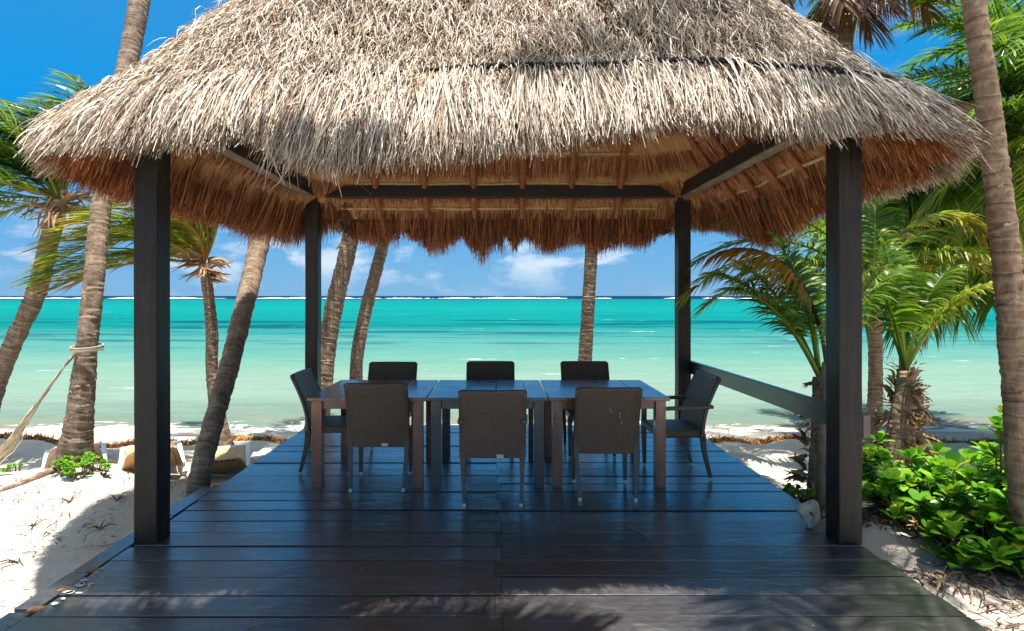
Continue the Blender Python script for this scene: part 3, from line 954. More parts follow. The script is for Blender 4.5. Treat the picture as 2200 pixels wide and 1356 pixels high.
# --- courses of straw seen from below, tied over the battens, and the brown fringe at the eaves
BD = [0.40, 0.60, 0.82, 1.04, 1.26, 1.48, 1.7]
mb = MB()
N = 34000
u = rng.uniform(0, 1, N)
row = rng.integers(0, len(BD) - 1, N)
d = np.array(BD)[row] + 0.20 - rng.uniform(0, 0.06, N)
P_, dn, nn = roof(u, d, True)
tu = np.cross(nn, dn)
dirv = dn + tu * rng.normal(0, 0.05, N)[:, None] + nn * rng.uniform(0.0, 0.05, N)[:, None]
strands(mb, P_ - nn * rng.uniform(0.004, 0.016, N)[:, None], dirv, rng.uniform(0.14, 0.22, N), rng.uniform(0.006, 0.012, N), nn, 2, 0.02, 0.03, 0.6, np.clip(rng.normal(0.62, 0.18, N), 0, 1))
N = 52000
u = rng.uniform(0, 1, N)
d = rng.uniform(0.08, 0.46, N)
xy, no = outline(u, np.full(N, -0.1))
d = d + 0.16 * smooth(np.abs(no[:, 0] * no[:, 1]) * 2, 0.4, 1.0) * (1 - d / 0.5)
P_, dn, nn = roof(u, d, True)
tu = np.cross(nn, dn)
hz = hem_z(u)
hz = hem_z(u, 0.78, 0.97)
front = smooth(-no[:, 1], 0.78, 0.97)
tgt = hz + front * 0.16
n_ = sum(np.sin(u * fr * 9 + ph) for fr, ph in _hp[:8]) / 4
P_ = P_ + nn * rng.uniform(0.0, 0.22, N)[:, None]
dirv = dn * 0.9 + np.array([0, 0, -0.55]) + tu * (rng.normal(0, 0.07, N) + 0.12 * np.sin(u * 180))[:, None]
dz = -dirv[:, 2] / np.linalg.norm(dirv, axis=1)
room = np.maximum(P_[:, 2] - tgt - (1 - front) * 0.05 * np.clip(n_ - 0.2, -0.5, 1), 0.03)
L = np.clip(room / (dz + 0.17) * rng.uniform(0.3, 1.02, N) ** 0.6 * (1 + 0.10 * np.sin(u * 517 + 3 * np.sin(u * 131)) * np.sin(u * 243)) * _bins[(u * 700).astype(int) % 700], 0.03, 0.8)
kp = (front < 0.5) | (P_[:, 2] > tgt + 0.06)
P_, dirv, L, nn, u, n_ = P_[kp], dirv[kp], L[kp], nn[kp], u[kp], n_[kp]
N = len(L)
strands(mb, P_, dirv, L, rng.uniform(0.005, 0.011, N), nn, 4, 0.18, 0.07, 0.35, np.clip(rng.normal(0.40, 0.20, N) - 0.10 * np.clip(n_, -1, 1), 0, 1))
inroof(mb.build('straw_fringe', M['fringe']))

# --- rope round the thatch
mb = MB()
for stp in range(2):
    ur = np.linspace(0.24, 0.76, 420)
    dr = 0.130 + 0.020 * np.sin(ur * 37) + 0.012 * np.sin(ur * 90 + 1)
    P_, dn, nn = roof(ur, dr)
    ph = ur * 1100 + stp * math.pi
    P_ = P_ + nn * (0.010 + 0.012 * np.sin(ur * 37 + 2) + 0.032 * smooth(ur, 0.47, 0.57))[:, None] + dn * (0.009 * np.cos(ph))[:, None] + nn * (0.009 * np.sin(ph))[:, None]
    mb.tube(P_, 0.0105, 6)
inroof(mb.build('rope', M['rope'], smooth=True))


def pole(p, q, r0, r1, k=7, wob=0.006, n=7):
    p, q = np.array(p), np.array(q)
    t_ = np.linspace(0, 1, n)[:, None]
    pts = p + (q - p) * t_ + rng.normal(0, wob, (n, 3)) * np.sin(t_ * 3.14)
    return pts, np.linspace(r0, r1, n) * rng.uniform(0.92, 1.08, n)


def in_pt(x, y):
    d = min(RA - abs(x), RB - abs(y - CY))
    return d


def zin(d):
    return float(np.interp(d, D_I, Z_I))


# --- rafters
def rafter(x0, y0, dx, dy, dmax, square=False):
    pts = []
    p = (x0 + dx * 0.0, y0, zin(0.36) - 0.045)
    q = (x0 + dx * (dmax - 0.36), y0 + dy * (dmax - 0.36), zin(dmax) - 0.06)
    a = math.atan2(zin(dmax) - zin(0.66), dmax - 0.66)
    P0 = np.array([x0, y0, zin(0.36) - 0.065]); P1 = np.array([x0 + dx * 0.30, y0 + dy * 0.30, zin(0.66) - 0.065]); P2 = np.array(q)
    pts = [P0, P0 * .5 + P1 * .5, P1] + [P1 + (P2 - P1) * s_ + rng.normal(0, 0.005, 3) for s_ in (0.2, 0.4, 0.6, 0.8)] + [P2]
    r_ = rng.uniform(0.034, 0.042)
    mb = MB()
    mb.tube(pts, np.array([r_ * 0.9, r_ * 0.95] + [r_] * 5 + [r_ * .8]) * rng.uniform(0.94, 1.06, 8), 8)
    inroof(mb.build('rafter', M['rafter'], smooth=True))


for x_ in np.arange(-2.03, 2.05, 0.58):
    dm = min(2.1, RA - abs(x_) + 0.1)
    rafter(x_, CY + RB - 0.36, 0, -1, dm)
    rafter(x_, CY - RB + 0.36, 0, 1, dm)
for y_ in np.arange(CY - 1.32, CY + 1.4, 0.44):
    dm = min(2.1, RB - abs(y_ - CY) + 0.1)
    rafter(-RA + 0.36, y_, 1, 0, dm)
    rafter(RA - 0.36, y_, -1, 0, dm)
for sx_ in (-1, 1):
    for sy_ in (-1, 1):
        mb = MB()
        pts = [(sx_ * (RA - d), CY + sy_ * (RB - d), zin(d - 0.10) - 0.04) for d in (0.62, 0.8, 1.1, 1.5, 1.9, 2.2)]
        mb.tube(pts, 0.036, 8)
        inroof(mb.build('hip_rafter', M['rafter'], smooth=True))
# --- battens, one pole per side and course
for d in BD:
    A_, B_ = RA - d - 0.25, RB - d - 0.2
    z_ = zin(d) - 0.012
    for a, b in (((-A_, CY + RB - d), (A_, CY + RB - d)), ((-A_, CY - RB + d), (A_, CY - RB + d)), ((-RA + d, CY - B_), (-RA + d, CY + B_)), ((RA - d, CY - B_), (RA - d, CY + B_))):
        if abs(a[0] - b[0]) + abs(a[1] - b[1]) < 0.5 or B_ < 0.15:
            continue
        mb = MB()
        pts, r_ = pole((*a, z_), (*b, z_), 0.017, 0.014, wob=0.008, n=16)
        mb.tube(pts, r_, 7)
        inroof(mb.build('batten', M['batten'], smooth=True))

# ---------------------------------------------------------------- tables
def table(x0, x1, y0, y1, wood, label, cuts, leg=0.082, h=0.732):
    cx, cy = (x0 + x1) / 2, (y0 + y1) / 2
    tb = thing('dining_table', label, 'table', (cx, cy, 0), 0, 'square tables pushed together')
    mb = MB()
    W_, D_ = (x1 - x0), (y1 - y0)
    cuts = [0] + cuts + [1]
    for a, b in zip(cuts[:-1], cuts[1:]):
        mb.box((-W_ / 2 + W_ * (a + b) / 2, 0, h - 0.014 + rng.uniform(-.0008, .0008)), (W_ * (b - a) - 0.003, D_, 0.028))
    mb.build('table_top', wood, tb, bevel=0.004)
    mb = MB()
    ax, ay = W_ / 2 - 0.03 - leg / 2, D_ / 2 - 0.02 - leg / 2
    for sy in (-1, 1):
        mb.box((0, sy * ay, h - 0.028 - 0.036), (2 * ax - leg, 0.026, 0.07))
    for sx in (-1, 1):
        mb.box((sx * ax, 0, h - 0.028 - 0.036), (0.026, 2 * ay - leg, 0.07))
    mb.build('apron', wood, tb, bevel=0.002)
    for sx in (-1, 1):
        for sy in (-1, 1):
            mb = MB()
            mb.box((sx * ax, sy * ay, (h - 0.0285) / 2), (leg, leg, h - 0.0285))
            mb.build('leg', wood, tb, bevel=0.004)
    return tb


table(-1.535, -0.578, 4.56, 5.53, M['table_red'], 'reddish brown square table beside the armless end chair', [0.27, 0.52, 0.76])
table(-0.570, 0.402, 4.56, 5.53, M['table_grey'], 'weathered grey brown table in the middle of the three', [0.30, 0.57, 0.83])
table(0.410, 1.385, 4.56, 5.53, M['table_red'], 'reddish brown square table beside the armchair at the railing end', [0.30, 0.55, 0.78])

# ---------------------------------------------------------------- chairs
def make_chair(arms, tag_):
    """faces +Y; origin on the floor midway between the two rear feet"""
    c = thing('rattan_chair', 'x', 'chair')
    W_ = 0.47
    # side profile of the back: y as a function of z
    def yb_(z):
        return -0.005 + 0.085 * math.sin(min(max((z) / 0.85, 0), 1) * math.pi) * 1.0 - 0.055 * (max(z - 0.40, 0) / 0.45) ** 1.6 + 0.01
    # backrest panel: curved, thick, woven
    mb = MB()
    nz, nx_ = 14, 9
    zz = np.linspace(0.345, 0.852, nz); xx_ = np.linspace(-1, 1, nx_)
    vv = []
    for side_ in (0, 1):
        for z_ in zz:
            wz = W_ / 2 * (0.985 + 0.02 * (z_ - 0.345) / 0.5)
            for x_ in xx_:
                y_ = yb_(z_) - 0.014 * (1 - x_ * x_) + (0.034 if side_ else 0)
                zt = z_ + (0.004 * (x_ * x_) if z_ > 0.85 else 0)
                vv.append((x_ * wz, y_, zt))
    fl = []
    o2 = nz * nx_
    for a in range(nz - 1):
        for b in range(nx_ - 1):
            q_ = a * nx_ + b
            fl.append([q_, q_ + 1, q_ + nx_ + 1, q_ + nx_])
            fl.append([o2 + q_, o2 + q_ + nx_, o2 + q_ + nx_ + 1, o2 + q_ + 1])
    for b in range(nx_ - 1):
        q_ = (nz - 1) * nx_ + b
        fl.append([b, o2 + b, o2 + b + 1, b + 1]); fl.append([q_, q_ + 1, o2 + q_ + 1, o2 + q_])
    for a in range(nz - 1):
        q_ = a * nx_
        fl.append([q_, q_ + nx_, o2 + q_ + nx_, o2 + q_]); q_ += nx_ - 1
        fl.append([q_, o2 + q_, o2 + q_ + nx_, q_ + nx_])
    mb.add(vv, fl)
    back = mb.build('backrest', M['rattan'], c, smooth=True, bevel=0.006)
    mb = MB()
    for sx in (-1, 1):
        pts = [(sx * (W_ / 2 - 0.004), yb_(z_) + 0.017, z_) for z_ in np.linspace(0.345, 0.856, 12)]
        mb.tube(pts, 0.018, 8)
    pts = [(x_ * (W_ / 2 - 0.004), yb_(0.852) + 0.017 - 0.014 * (1 - x_ * x_), 0.856) for x_ in np.linspace(-1, 1, 9)]
    mb.tube(pts, 0.0165, 8)
    mb.build('back_frame', M['rattan_frame'], c, smooth=True)
    if tag_:
        mb = MB(); mb.box((0.055, yb_(0.35) - 0.016, 0.362), (0.052, 0.003, 0.024))
        mb.build('maker_tag', M['label'], back)
    # seat
    mb = MB()
    mb.box((0, 0.302, 0.395), (0.445, 0.365, 0.065))
    mb.build('seat', M['rattan_seat'], c, bevel=0.016)
    # legs with metal feet
    for sx in (-1, 1):
        mb = MB()
        zz = np.linspace(0.028, 0.40, 9)
        pts = [(sx * (0.207 + 0.022 * z_ / 0.4), yb_(z_) + 0.017, z_) for z_ in zz]
        for k_ in range(8):
            mb.beam(pts[k_], (pts[k_ + 1][0], pts[k_ + 1][1], pts[k_ + 1][2] + 0.001), 0.024 + 0.0016 * k_, 0.026 + 0.002 * k_, wx2=0.0256 + 0.0016 * k_, wz2=0.028 + 0.002 * k_)
        lg_ = mb.build('leg', M['rattan_frame'], c)
        mb = MB(); mb.beam((pts[0][0] - sx * 0.001, pts[0][1] - 0.001, 0.0), (pts[0][0], pts[0][1], 0.029), 0.023, 0.024, wx2=0.027, wz2=0.029)
        mb.build('foot_cap', M['metal'], lg_, bevel=0.003)
        top = 0.60 if arms else 0.40
        mb = MB()
        xb = 0.212 if not arms else 0.232
        mb.beam((sx * xb, 0.455, 0.028), (sx * xb, 0.462, 0.37), 0.026, 0.026, wx2=0.042, wz2=0.042)
        mb.beam((sx * xb, 0.462, 0.3705), (sx * xb, 0.455, top), 0.042, 0.042, wx2=0.036, wz2=0.036)
        lg_ = mb.build('leg', M['rattan_frame'], c)
        mb = MB(); mb.beam((sx * xb, 0.4545, 0.0), (sx * xb, 0.455, 0.029), 0.023, 0.023, wx2=0.028, wz2=0.028)
        mb.build('foot_cap', M['metal'], lg_, bevel=0.003)
        if arms:
            mb = MB()
            mb.beam((sx * 0.236, yb_(0.62) - 0.03, 0.625), (sx * 0.238, 0.485, 0.612), 0.045, 0.03)
            mb.build('armrest', M['rattan_frame'], c, bevel=0.008)
    return c


protos = {}
CH = [(-0.955, 4.455, 2, False, True, 'armless woven chair with a pale tag, backed up to the armless end of the tables'),
      (-0.040, 4.130, 0, True, True, 'woven armchair with a pale tag standing closest, in front of the middle table'),
      (0.825, 4.245, -1.5, False, False, 'armless woven chair with white specks and no tag on its back'),
      (-1.075, 5.80, 180, False, False, 'woven chair across the table from the chair with specks-free tagged back, facing us, near the leaning pair of palms'),
      (-0.078, 5.86, 180, False, False, 'woven chair on the sea side of the middle table'),
      (0.895, 5.86, 180, False, False, 'woven chair on the sea side directly under the single straight palm'),
      (-1.742, 5.12, -90, False, False, 'armless woven chair at the table end, seen side on'),
      (1.800, 4.965, 93, True, False, 'woven armchair at the table end by the side railing')]
CH[3] = (*CH[3][:5], 'woven chair on the sea side, in front of the two slanting palm trunks')
for x_, y_, rz, arms, tg, lab in CH:
    key = (arms, tg)
    if key not in protos:
        o = protos[key] = make_chair(arms, tg)
    else:
        o = copy_tree(protos[key])
    o.location = (x_, y_, 0.002)
    o.rotation_euler = (0, 0, rad(rz))
    tag(o, lab, 'chair', 'woven dining chairs round the tables')
    if 'white specks' in lab:
        specked = o
for sx_, sz_ in ((-0.005, 0.775), (0.02, 0.68), (0.085, 0.665), (0.088, 0.64), (0.10, 0.60), (0.015, 0.70), (0.002, 0.81)):
    mb = MB()
    mb.tube([(sx_, 0.034, sz_), (sx_ + 0.001, 0.0, sz_)], 0.0035, 6)
    mb.build('paint_speck', M['white'], specked)

# ---------------------------------------------------------------- palms
def catmull(P, n):
    P = np.array([tuple(p) for p in P], float)
    Q = np.vstack([2 * P[0] - P[1], P, 2 * P[-1] - P[-2]])
    out_ = []
    for k_ in range(len(P) - 1):
        p0, p1, p2, p3 = Q[k_:k_ + 4]
        for t_ in np.linspace(0, 1, n, endpoint=False):
            out_.append(0.5 * ((2 * p1) + (-p0 + p2) * t_ + (2 * p0 - 5 * p1 + 4 * p2 - p3) * t_ ** 2 + (-p0 + 3 * p1 - 3 * p2 + p3) * t_ ** 3))
    out_.append(P[-1])
    return np.array(out_)


def trunk_mesh(mb, pts, radii, period=0.075, k=18, amp=0.05):
    P = catmull(pts, 24)
    R = np.interp(np.linspace(0, 1, len(P)), np.linspace(0, 1, len(radii)), radii)
    ln = np.concatenate([[0], np.cumsum(np.linalg.norm(np.diff(P, axis=0), axis=1))])
    m_ = max(8, int(ln[-1] / 0.014))
    l2 = np.linspace(0, ln[-1], m_)
    P = np.stack([np.interp(l2, ln, P[:, c_]) for c_ in range(3)], -1); R = np.interp(l2, ln, R)
    ph = (l2 / period + 0.35 * np.sin(l2 * 5.1) + 0.25 * np.sin(l2 * 13 + 2))
    fr = ph % 1.0
    Rm = R * (1 + amp * (fr ** 2 - 0.4) + 0.02 * np.sin(l2 * 9))
    b0 = mb.n
    mb.tube(P, Rm, k, fr)
    # rings are not level: shear the vertices a little round each trunk
    v = mb.v[-1].reshape(m_, k, 3).copy()
    an = np.linspace(0, 2 * np.pi, k, endpoint=False)
    for i_ in range(k):
        v[:, i_, 2] += 0.018 * np.sin(an[i_] * 1 + 1.0 + np.floor(ph) * 1.7) * (R / 0.11)
    v += rng.normal(0, 0.0026, v.shape)
    mb.v[-1] = v.reshape(-1, 3).astype(np.float32)
    return P, R


def frond(mb, p0, az, el_, L, droop=0.9, leaf=0.55, n=44, wind=(0, 0, 0), tint=0.2, petiole=0.16, vee=0.35, ldroop=0.5, wid=0.026, tipt=0.15, lback=0.0, m_=16, rr=0.018):
    d = np.array([math.cos(el_) * math.cos(az), math.cos(el_) * math.sin(az), math.sin(el_)])
    p = np.array(p0, float)
    pts, tan = [p.copy()], [d.copy()]
    ds = L / m_
    for q_ in range(m_):
        t_ = (q_ + 1) / m_
        d = d + np.array([0, 0, -1.0]) * droop * ds * (0.35 + 1.1 * t_) + np.array(wind) * ds * (0.5 + t_)
        d /= np.linalg.norm(d)
        p = p + d * ds
        pts.append(p.copy()); tan.append(d.copy())
    pts, tan = np.array(pts), np.array(tan)
    mb.tube(pts, np.linspace(rr, 0.004, m_ + 1), 5, np.clip(tint + 0.22, 0, 1), cap=False)
    n = int(n * 1.3)
    tl = np.linspace(petiole, 0.995, n)
    tl = np.repeat(tl, 2) + rng.normal(0, 0.003, 2 * n)
    sg = np.tile([-1.0, 1.0], n)
    base_ = np.stack([np.interp(tl, np.linspace(0, 1, m_ + 1), pts[:, c_]) for c_ in range(3)], -1)
    T = np.stack([np.interp(tl, np.linspace(0, 1, m_ + 1), tan[:, c_]) for c_ in range(3)], -1)
    S = np.cross(T, [0, 0, 1.0]); S /= np.linalg.norm(S, axis=1, keepdims=True) + 1e-6
    U = np.cross(S, T)
    tt = (tl - petiole) / (1 - petiole)
    ang = np.radians(72 - 42 * tt + rng.normal(0, 5, 2 * n))      # angle between leaflet and rachis
    dv = T * np.cos(ang)[:, None] + S * (sg * np.sin(ang))[:, None] + U * (vee + rng.normal(0, 0.09, 2 * n))[:, None] + np.array(wind)[None] * 0.6
    dv /= np.linalg.norm(dv, axis=1, keepdims=True)
    ln = leaf * np.interp(tt, [0, 0.12, 0.35, 0.7, 1.0], [0.45, 0.85, 1.0, 0.8, 0.42]) * rng.uniform(0.86, 1.1, 2 * n)
    seg = 4
    ts = np.linspace(0, 1, seg + 1)
    ld_ = (ldroop * rng.uniform(0.75, 1.25, 2 * n))[:, None, None]
    wv_ = np.array(wind)[None, None] * 0.5
    c_ = base_[:, None] + ln[:, None, None] * (dv[:, None] * ts[None, :, None] + (np.array([0, 0, -1.0])[None, None] * ld_ + wv_) * (ts ** 2)[None, :, None])
    ax = np.cross(dv, U); ax /= np.linalg.norm(ax, axis=1, keepdims=True) + 1e-6
    ax = ax + U * rng.normal(0, 0.35, 2 * n)[:, None]
    wp = np.array([0.45, 1.0, 0.9, 0.6, 0.06]) * wid * 0.5
    v = np.stack([c_ - ax[:, None] * wp[None, :, None], c_ + ax[:, None] * wp[None, :, None]], 2).reshape(2 * n, -1, 3)
    bf = np.array([[2 * q_, 2 * q_ + 1, 2 * q_ + 3, 2 * q_ + 2] for q_ in range(seg)])
    f = (np.arange(2 * n)[:, None, None] * (2 * (seg + 1)) + bf[None]).reshape(-1, 4)
    tv = np.clip(tint + rng.normal(0, 0.05, 2 * n)[:, None] + tipt * (ts ** 2)[None] + 0.12 * (tt ** 3)[:, None], 0, 1)
    mb.add(v.reshape(-1, 3), f, np.repeat(tv, 2, axis=1).ravel())


def crown(mb, p0, n, L, wind=(0, 0, 0), el0=80, el1=-25, tint=0.2, az0=0.0, droop=0.75, leaf=0.55, nl=44, ldroop=0.5, skip=None, spread=0.12):
    for k_ in range(n):
        fr = k_ / max(1, n - 1)
        az = az0 + k_ * 2.39996
        e_ = rad(el0 + (el1 - el0) * fr ** 0.85 + rng.normal(0, 5))
        if skip and skip(az, e_):
            continue
        frond(mb, np.array(p0) + np.array([math.cos(az), math.sin(az), 0]) * 0.05, az, e_, L * rng.uniform(0.85, 1.1), droop * rng.uniform(0.8, 1.25), leaf, nl, wind, np.clip(tint + spread * (fr - 0.4) + rng.normal(0, 0.05), 0, 1), ldroop=ldroop, vee=0.3 if fr < 0.6 else 0.1)


def sheaths(mb, p, n, r, L=0.3, up=0.5):
    for k_ in range(n):
        az = k_ * 2.4 + rng.normal(0, 0.2)
        o_ = np.array([math.cos(az), math.sin(az), 0])
        N = 5
        root = np.array(p) + o_ * r + np.array([0, 0, rng.uniform(-0.15, 0.1)])
        dirv = np.tile(o_ * rng.uniform(0.3, 1.1) + np.array([0, 0, up * rng.uniform(-1.0, 1.2)]), (N, 1)) + rng.normal(0, 0.08, (N, 3))
        strands(mb, np.tile(root, (N, 1)) + rng.normal(0, 0.02, (N, 3)), dirv, rng.uniform(0.6, 1.1, N) * L, rng.uniform(0.02, 0.055, N), np.tile(o_ + [0, 0, 0.3], (N, 1)), 4, 0.25, 0.25, 0.3, rng.uniform(0.1, 0.8, N))


def palm(label, group, way, mtl='trunk', period=0.075, base_drop=True, amp=0.05):
    """way: (px, py, Y, width in px) from the base up"""
    pts = [px(a, b, Y) for a, b, Y, w_ in way]
    rs = [w_ / 2 / F * Y / math.sqrt(1 + ((a - VX) / F) ** 2) for a, b, Y, w_ in way]
    b = pts[0]
    g_ = gz(b.x, b.y)
    if base_drop:
        pts[0] = Vector((b.x, b.y, g_ - 0.12))
    tr = thing('palm_tree', label, 'palm tree', (pts[0].x, pts[0].y, g_), 0, group)
    mb = MB()
    P, R = trunk_mesh(mb, pts, rs, period, amp=amp)
    o_ = mb.build('trunk', M[mtl], smooth=True)
    o_.parent = tr
    o_.matrix_parent_inverse = Matrix.Translation(-Vector(tr.location))
    return tr, P[-1], R[-1]


def hang(mb, name, m_, tr, smooth=False):
    o_ = mb.build(name, m_, smooth=smooth)
    o_.parent = tr
    o_.matrix_parent_inverse = Matrix.Translation(-Vector(tr.location))
    return o_


GP = 'palms along the beach'
WL = (-0.55, 0.05, 0.0)
# curving palm at the far side of the hammock
tr, top, r_ = palm('curved palm with a bushy windblown crown beyond the hammock', GP, [(-42, 960, 7.2, 60), (-20, 870, 7.2, 46), (25, 745, 7.2, 44), (76, 635, 7.2, 46), (103, 530, 7.2, 44), (128, 432, 7.2, 44)])
mb = MB()
for az, e_, L_, tn in ((0.3, 68, 2.0, .14), (0.9, 72, 2.1, .2), (1.5, 74, 2.2, .16), (4.7, 66, 2.0, .24), (2.2, 60, 2.4, .28), (2.7, 50, 2.5, .3), (3.3, 72, 2.5, .26), (2.9, 68, 2.4, .24), (3.2, 60, 2.5, .3), (2.5, 74, 2.3, .14), (1.9, 80, 2.3, .12), (3.6, 64, 2.2, .2), (2.6, 62, 1.9, .12), (3.3, 48, 2.1, .15), (2.9, 30, 2.0, .22), (3.6, 72, 1.9, .1), (3.9, 35, 1.8, .25), (2.3, 45, 1.8, .2), (3.1, 12, 1.8, .34), (4.3, 20, 1.6, .3), (2.0, 70, 1.8, .14), (1.0, 78, 1.7, .15), (2.8, 80, 2.0, .1), (3.4, -10, 1.5, .42), (4.0, 60, 1.8, .15), (3.0, 55, 1.9, .12)):
    frond(mb, top, az, rad(e_), L_, 0.55, 0.6, 46, WL, tn, ldroop=0.35)
hang(mb, 'crown', M['palm'], tr)
mb = MB(); sheaths(mb, top, 22, 0.09, 0.36, 0.6)
hang(mb, 'sheath', M['sheath'], tr)

# tall palm that carries the hammock
tr, top, r_ = palm('tall grey palm standing on a sand mound with a hammock rope tied round it', GP, [(160, 1032, 5.2, 124), (160, 985, 5.2, 86), (172, 890, 5.2, 64), (185, 760, 5.22, 50), (200, 620, 5.3, 48), (214, 470, 5.5, 46), (240, 300, 5.8, 46), (280, 110, 6.1, 46), (300, 0, 6.3, 46), (316, -130, 6.5, 44), (325, -330, 6.8, 38)], period=0.06)
mb = MB(); crown(mb, top, 9, 1.9, (-0.3, 0, 0), 75, 20, 0.2)
hang(mb, 'crown', M['palm'], tr)

# short palm with yellow tuft
tr, top, r_ = palm('short thin palm with its crown blown sideways and yellow fronds', GP, [(486, 985, 7.0, 52), (470, 900, 7.0, 34), (456, 800, 7.0, 28), (455, 710, 7.0, 27), (445, 610, 7.0, 25), (438, 565, 7.0, 24)])
mb = MB()
for az, e_, L_, tn, dr in ((3.0, 52, 1.7, .48, .9), (3.25, 35, 1.95, .42, .8), (2.9, 22, 1.9, .50, .75), (3.4, 62, 1.6, .46, .9), (2.6, 45, 1.7, .46, .8), (3.7, 40, 1.7, .40, .8), (3.15, 8, 1.9, .45, .5), (4.1, 50, 1.4, .4, .9), (2.2, 60, 1.4, .45, .9), (3.1, 70, 1.5, .42, .9), (3.3, 18, 2.0, .3, .6)):
    frond(mb, top, az, rad(e_), L_, dr, 0.55, 44, (-0.6, 0, 0), tn, ldroop=0.35)
for az, e_, L_, tn in ((0.3, 66, 0.8, .5), (0.9, 74, 0.85, .5), (-0.4, 70, 0.85, .52), (1.6, 80, 0.9, .48), (5.2, 60, 0.75, .52)):
    frond(mb, top, az, rad(e_), L_, 1.6, 0.48, 34, (-1.1, 0, 0), tn, ldroop=0.5)
hang(mb, 'crown', M['palm'], tr)
mb = MB(); sheaths(mb, top - np.array([0, 0, 0.02]), 18, 0.06, 0.26, 0.1)
hang(mb, 'sheath', M['sheath'], tr)

# strongly leaning palm at the deck edge
tr, top, r_ = palm('leaning brown palm rising from the sand at the edge of the deck', GP, [(418, 1066, 4.95, 54), (432, 1010, 5.0, 49), (458, 910, 5.3, 45), (492, 790, 5.9, 44), (522, 670, 6.6, 43), (552, 545, 7.3, 43), (580, 400, 7.9, 48), (598, 200, 8.4, 44), (590, -60, 8.8, 40)], period=0.07, amp=0.035)
mb = MB(); crown(mb, top, 6, 2.2, (-0.3, 0, 0), 75, 25, 0.18)
frond(mb, px(520, -30, 8.6), 3.2, rad(-4), 0.8, 0.3, 0.32, 30, (-0.2, 0, 0), 0.28, ldroop=0.2)
hang(mb, 'crown', M['palm'], tr)

# two slanting palms beyond the tables
tr, top, r_ = palm('slanting palm with a thick ringed trunk between the rear post and its thinner neighbour', GP, [(672, 960, 8.0, 60), (690, 850, 8.0, 46), (703, 740, 8.1, 41), (722, 640, 8.2, 39), (748, 535, 8.3, 37), (768, 420, 8.4, 36), (780, 250, 8.6, 34)])
mb = MB(); crown(mb, top, 10, 1.8, (-0.3, 0, 0), 75, 10, 0.2)
hang(mb, 'crown', M['palm'], tr)
tr, top, r_ = palm('slender slanting palm with bent trunk and one frond tip showing below the eave', GP, [(766, 905, 9.0, 34), (765, 830, 9.0, 29), (768, 760, 9.0, 28), (785, 670, 9.1, 28), (806, 590, 9.2, 27), (823, 525, 9.3, 26), (835, 470, 9.4, 24)])
mb = MB()
frond(mb, px(838, 470, 9.4), 3.4, rad(-25), 0.9, 0.5, 0.3, 26, (-0.2, 0, 0), 0.3, ldroop=0.3)
crown(mb, top + np.array([0, 0, 0.05]), 9, 1.0, (-0.2, 0, 0), 85, 40, 0.22, leaf=0.4)
hang(mb, 'crown', M['palm'], tr)
tr, top, r_ = palm('single straight palm standing behind the sea side chairs', GP, [(1254, 900, 9.0, 38), (1256, 800, 9.0, 31), (1260, 720, 9.0, 29), (1266, 620, 9.0, 28), (1271, 530, 9.0, 27), (1275, 420, 9.1, 26), (1276, 250, 9.2, 25)])
mb = MB(); crown(mb, top, 10, 1.6, (-0.2, 0, 0), 80, 15, 0.2)
hang(mb, 'crown', M['palm'], tr)

# ---- the grove by the railing
GG = 'palms in the grove beside the railing'
tr, top, r_ = palm('young palm with shaggy trunk close behind the railing, one arching frond turned orange', GG, [(1752, 1085, 5.0, 46), (1755, 990, 5.05, 36), (1758, 900, 5.1, 30), (1760, 810, 5.1, 30)], 'trunk_tan')
mb = MB()
for az, e_, L_, tn, dr in ((2.9, 66, 1.35, .25, .9), (3.5, 60, 1.3, .2, .9), (2.3, 70, 1.3, .22, .8), (1.2, 68, 1.3, .25, .9), (0.2, 62, 1.4, .24, .9), (1.8, 80, 1.4, .18, .8), (5.4, 70, 1.1, .22, .9)):
    frond(mb, top, az, rad(e_), L_, dr, 0.42, 40, (-0.1, 0, 0), tn, petiole=0.34, ldroop=0.55, rr=0.022)
hang(mb, 'crown', M['palm'], tr)
mb = MB()
frond(mb, top + np.array([0.05, -0.05, 0.0]), 2.7, rad(86), 1.75, 1.45, 0.36, 46, (-0.3, 0, 0), 0.77, petiole=0.40, ldroop=0.8, vee=0.0, rr=0.02, tipt=-0.12)
hang(mb, 'dead_frond', M['palm'], tr)
mb = MB(); [sheaths(mb, top - np.array([0.01 * k_, 0, .04 + .09 * k_]), 3, 0.05, 0.16, 0.7) for k_ in range(11)]
hang(mb, 'sheath', M['sheath'], tr)

tr, top, r_ = palm('palm with coconuts and a smooth ringed trunk behind the front post', GG, [(1858, 985, 6.6, 50), (1872, 940, 6.6, 38), (1880, 860, 6.6, 34), (1881, 760, 6.6, 32), (1880, 670, 6.6, 30), (1878, 610, 6.6, 30)], 'trunk_tan', 0.06)
mb = MB()
frond(mb, top + np.array([-0.12, -0.25, 0.1]), -0.35, rad(72), 1.35, 2.3, 0.46, 48, (0, 0, 0), 0.47, petiole=0.3, ldroop=0.45, vee=0.05, wid=0.034)
frond(mb, top + np.array([0.05, -0.1, -0.05]), -0.15, rad(40), 1.75, 1.0, 0.42, 46, (0, 0, 0), 0.58, ldroop=0.6, vee=0.0)
for az, e_, L_, tn, dr in ((0.4, 50, 1.7, .3, .9), (-0.2, 30, 1.6, .42, .9), (2.9, 56, 2.0, .30, .7), (3.3, 50, 2.1, .28, .65), (3.05, 40, 2.3, .32, .7), (3.2, 28, 2.4, .34, .6), (2.95, 18, 2.0, .36, .6), (1.4, 65, 1.7, .2, .8), (5.2, 40, 1.2, .35, 1.1), (0.9, 75, 1.7, .2, .8), (3.0, 28, 1.6, .3, .7)):
    frond(mb, top, az, rad(e_), L_, dr, 0.5, 46, (-0.05, 0, 0), tn, ldroop=0.6)
hang(mb, 'crown', M['palm'], tr)
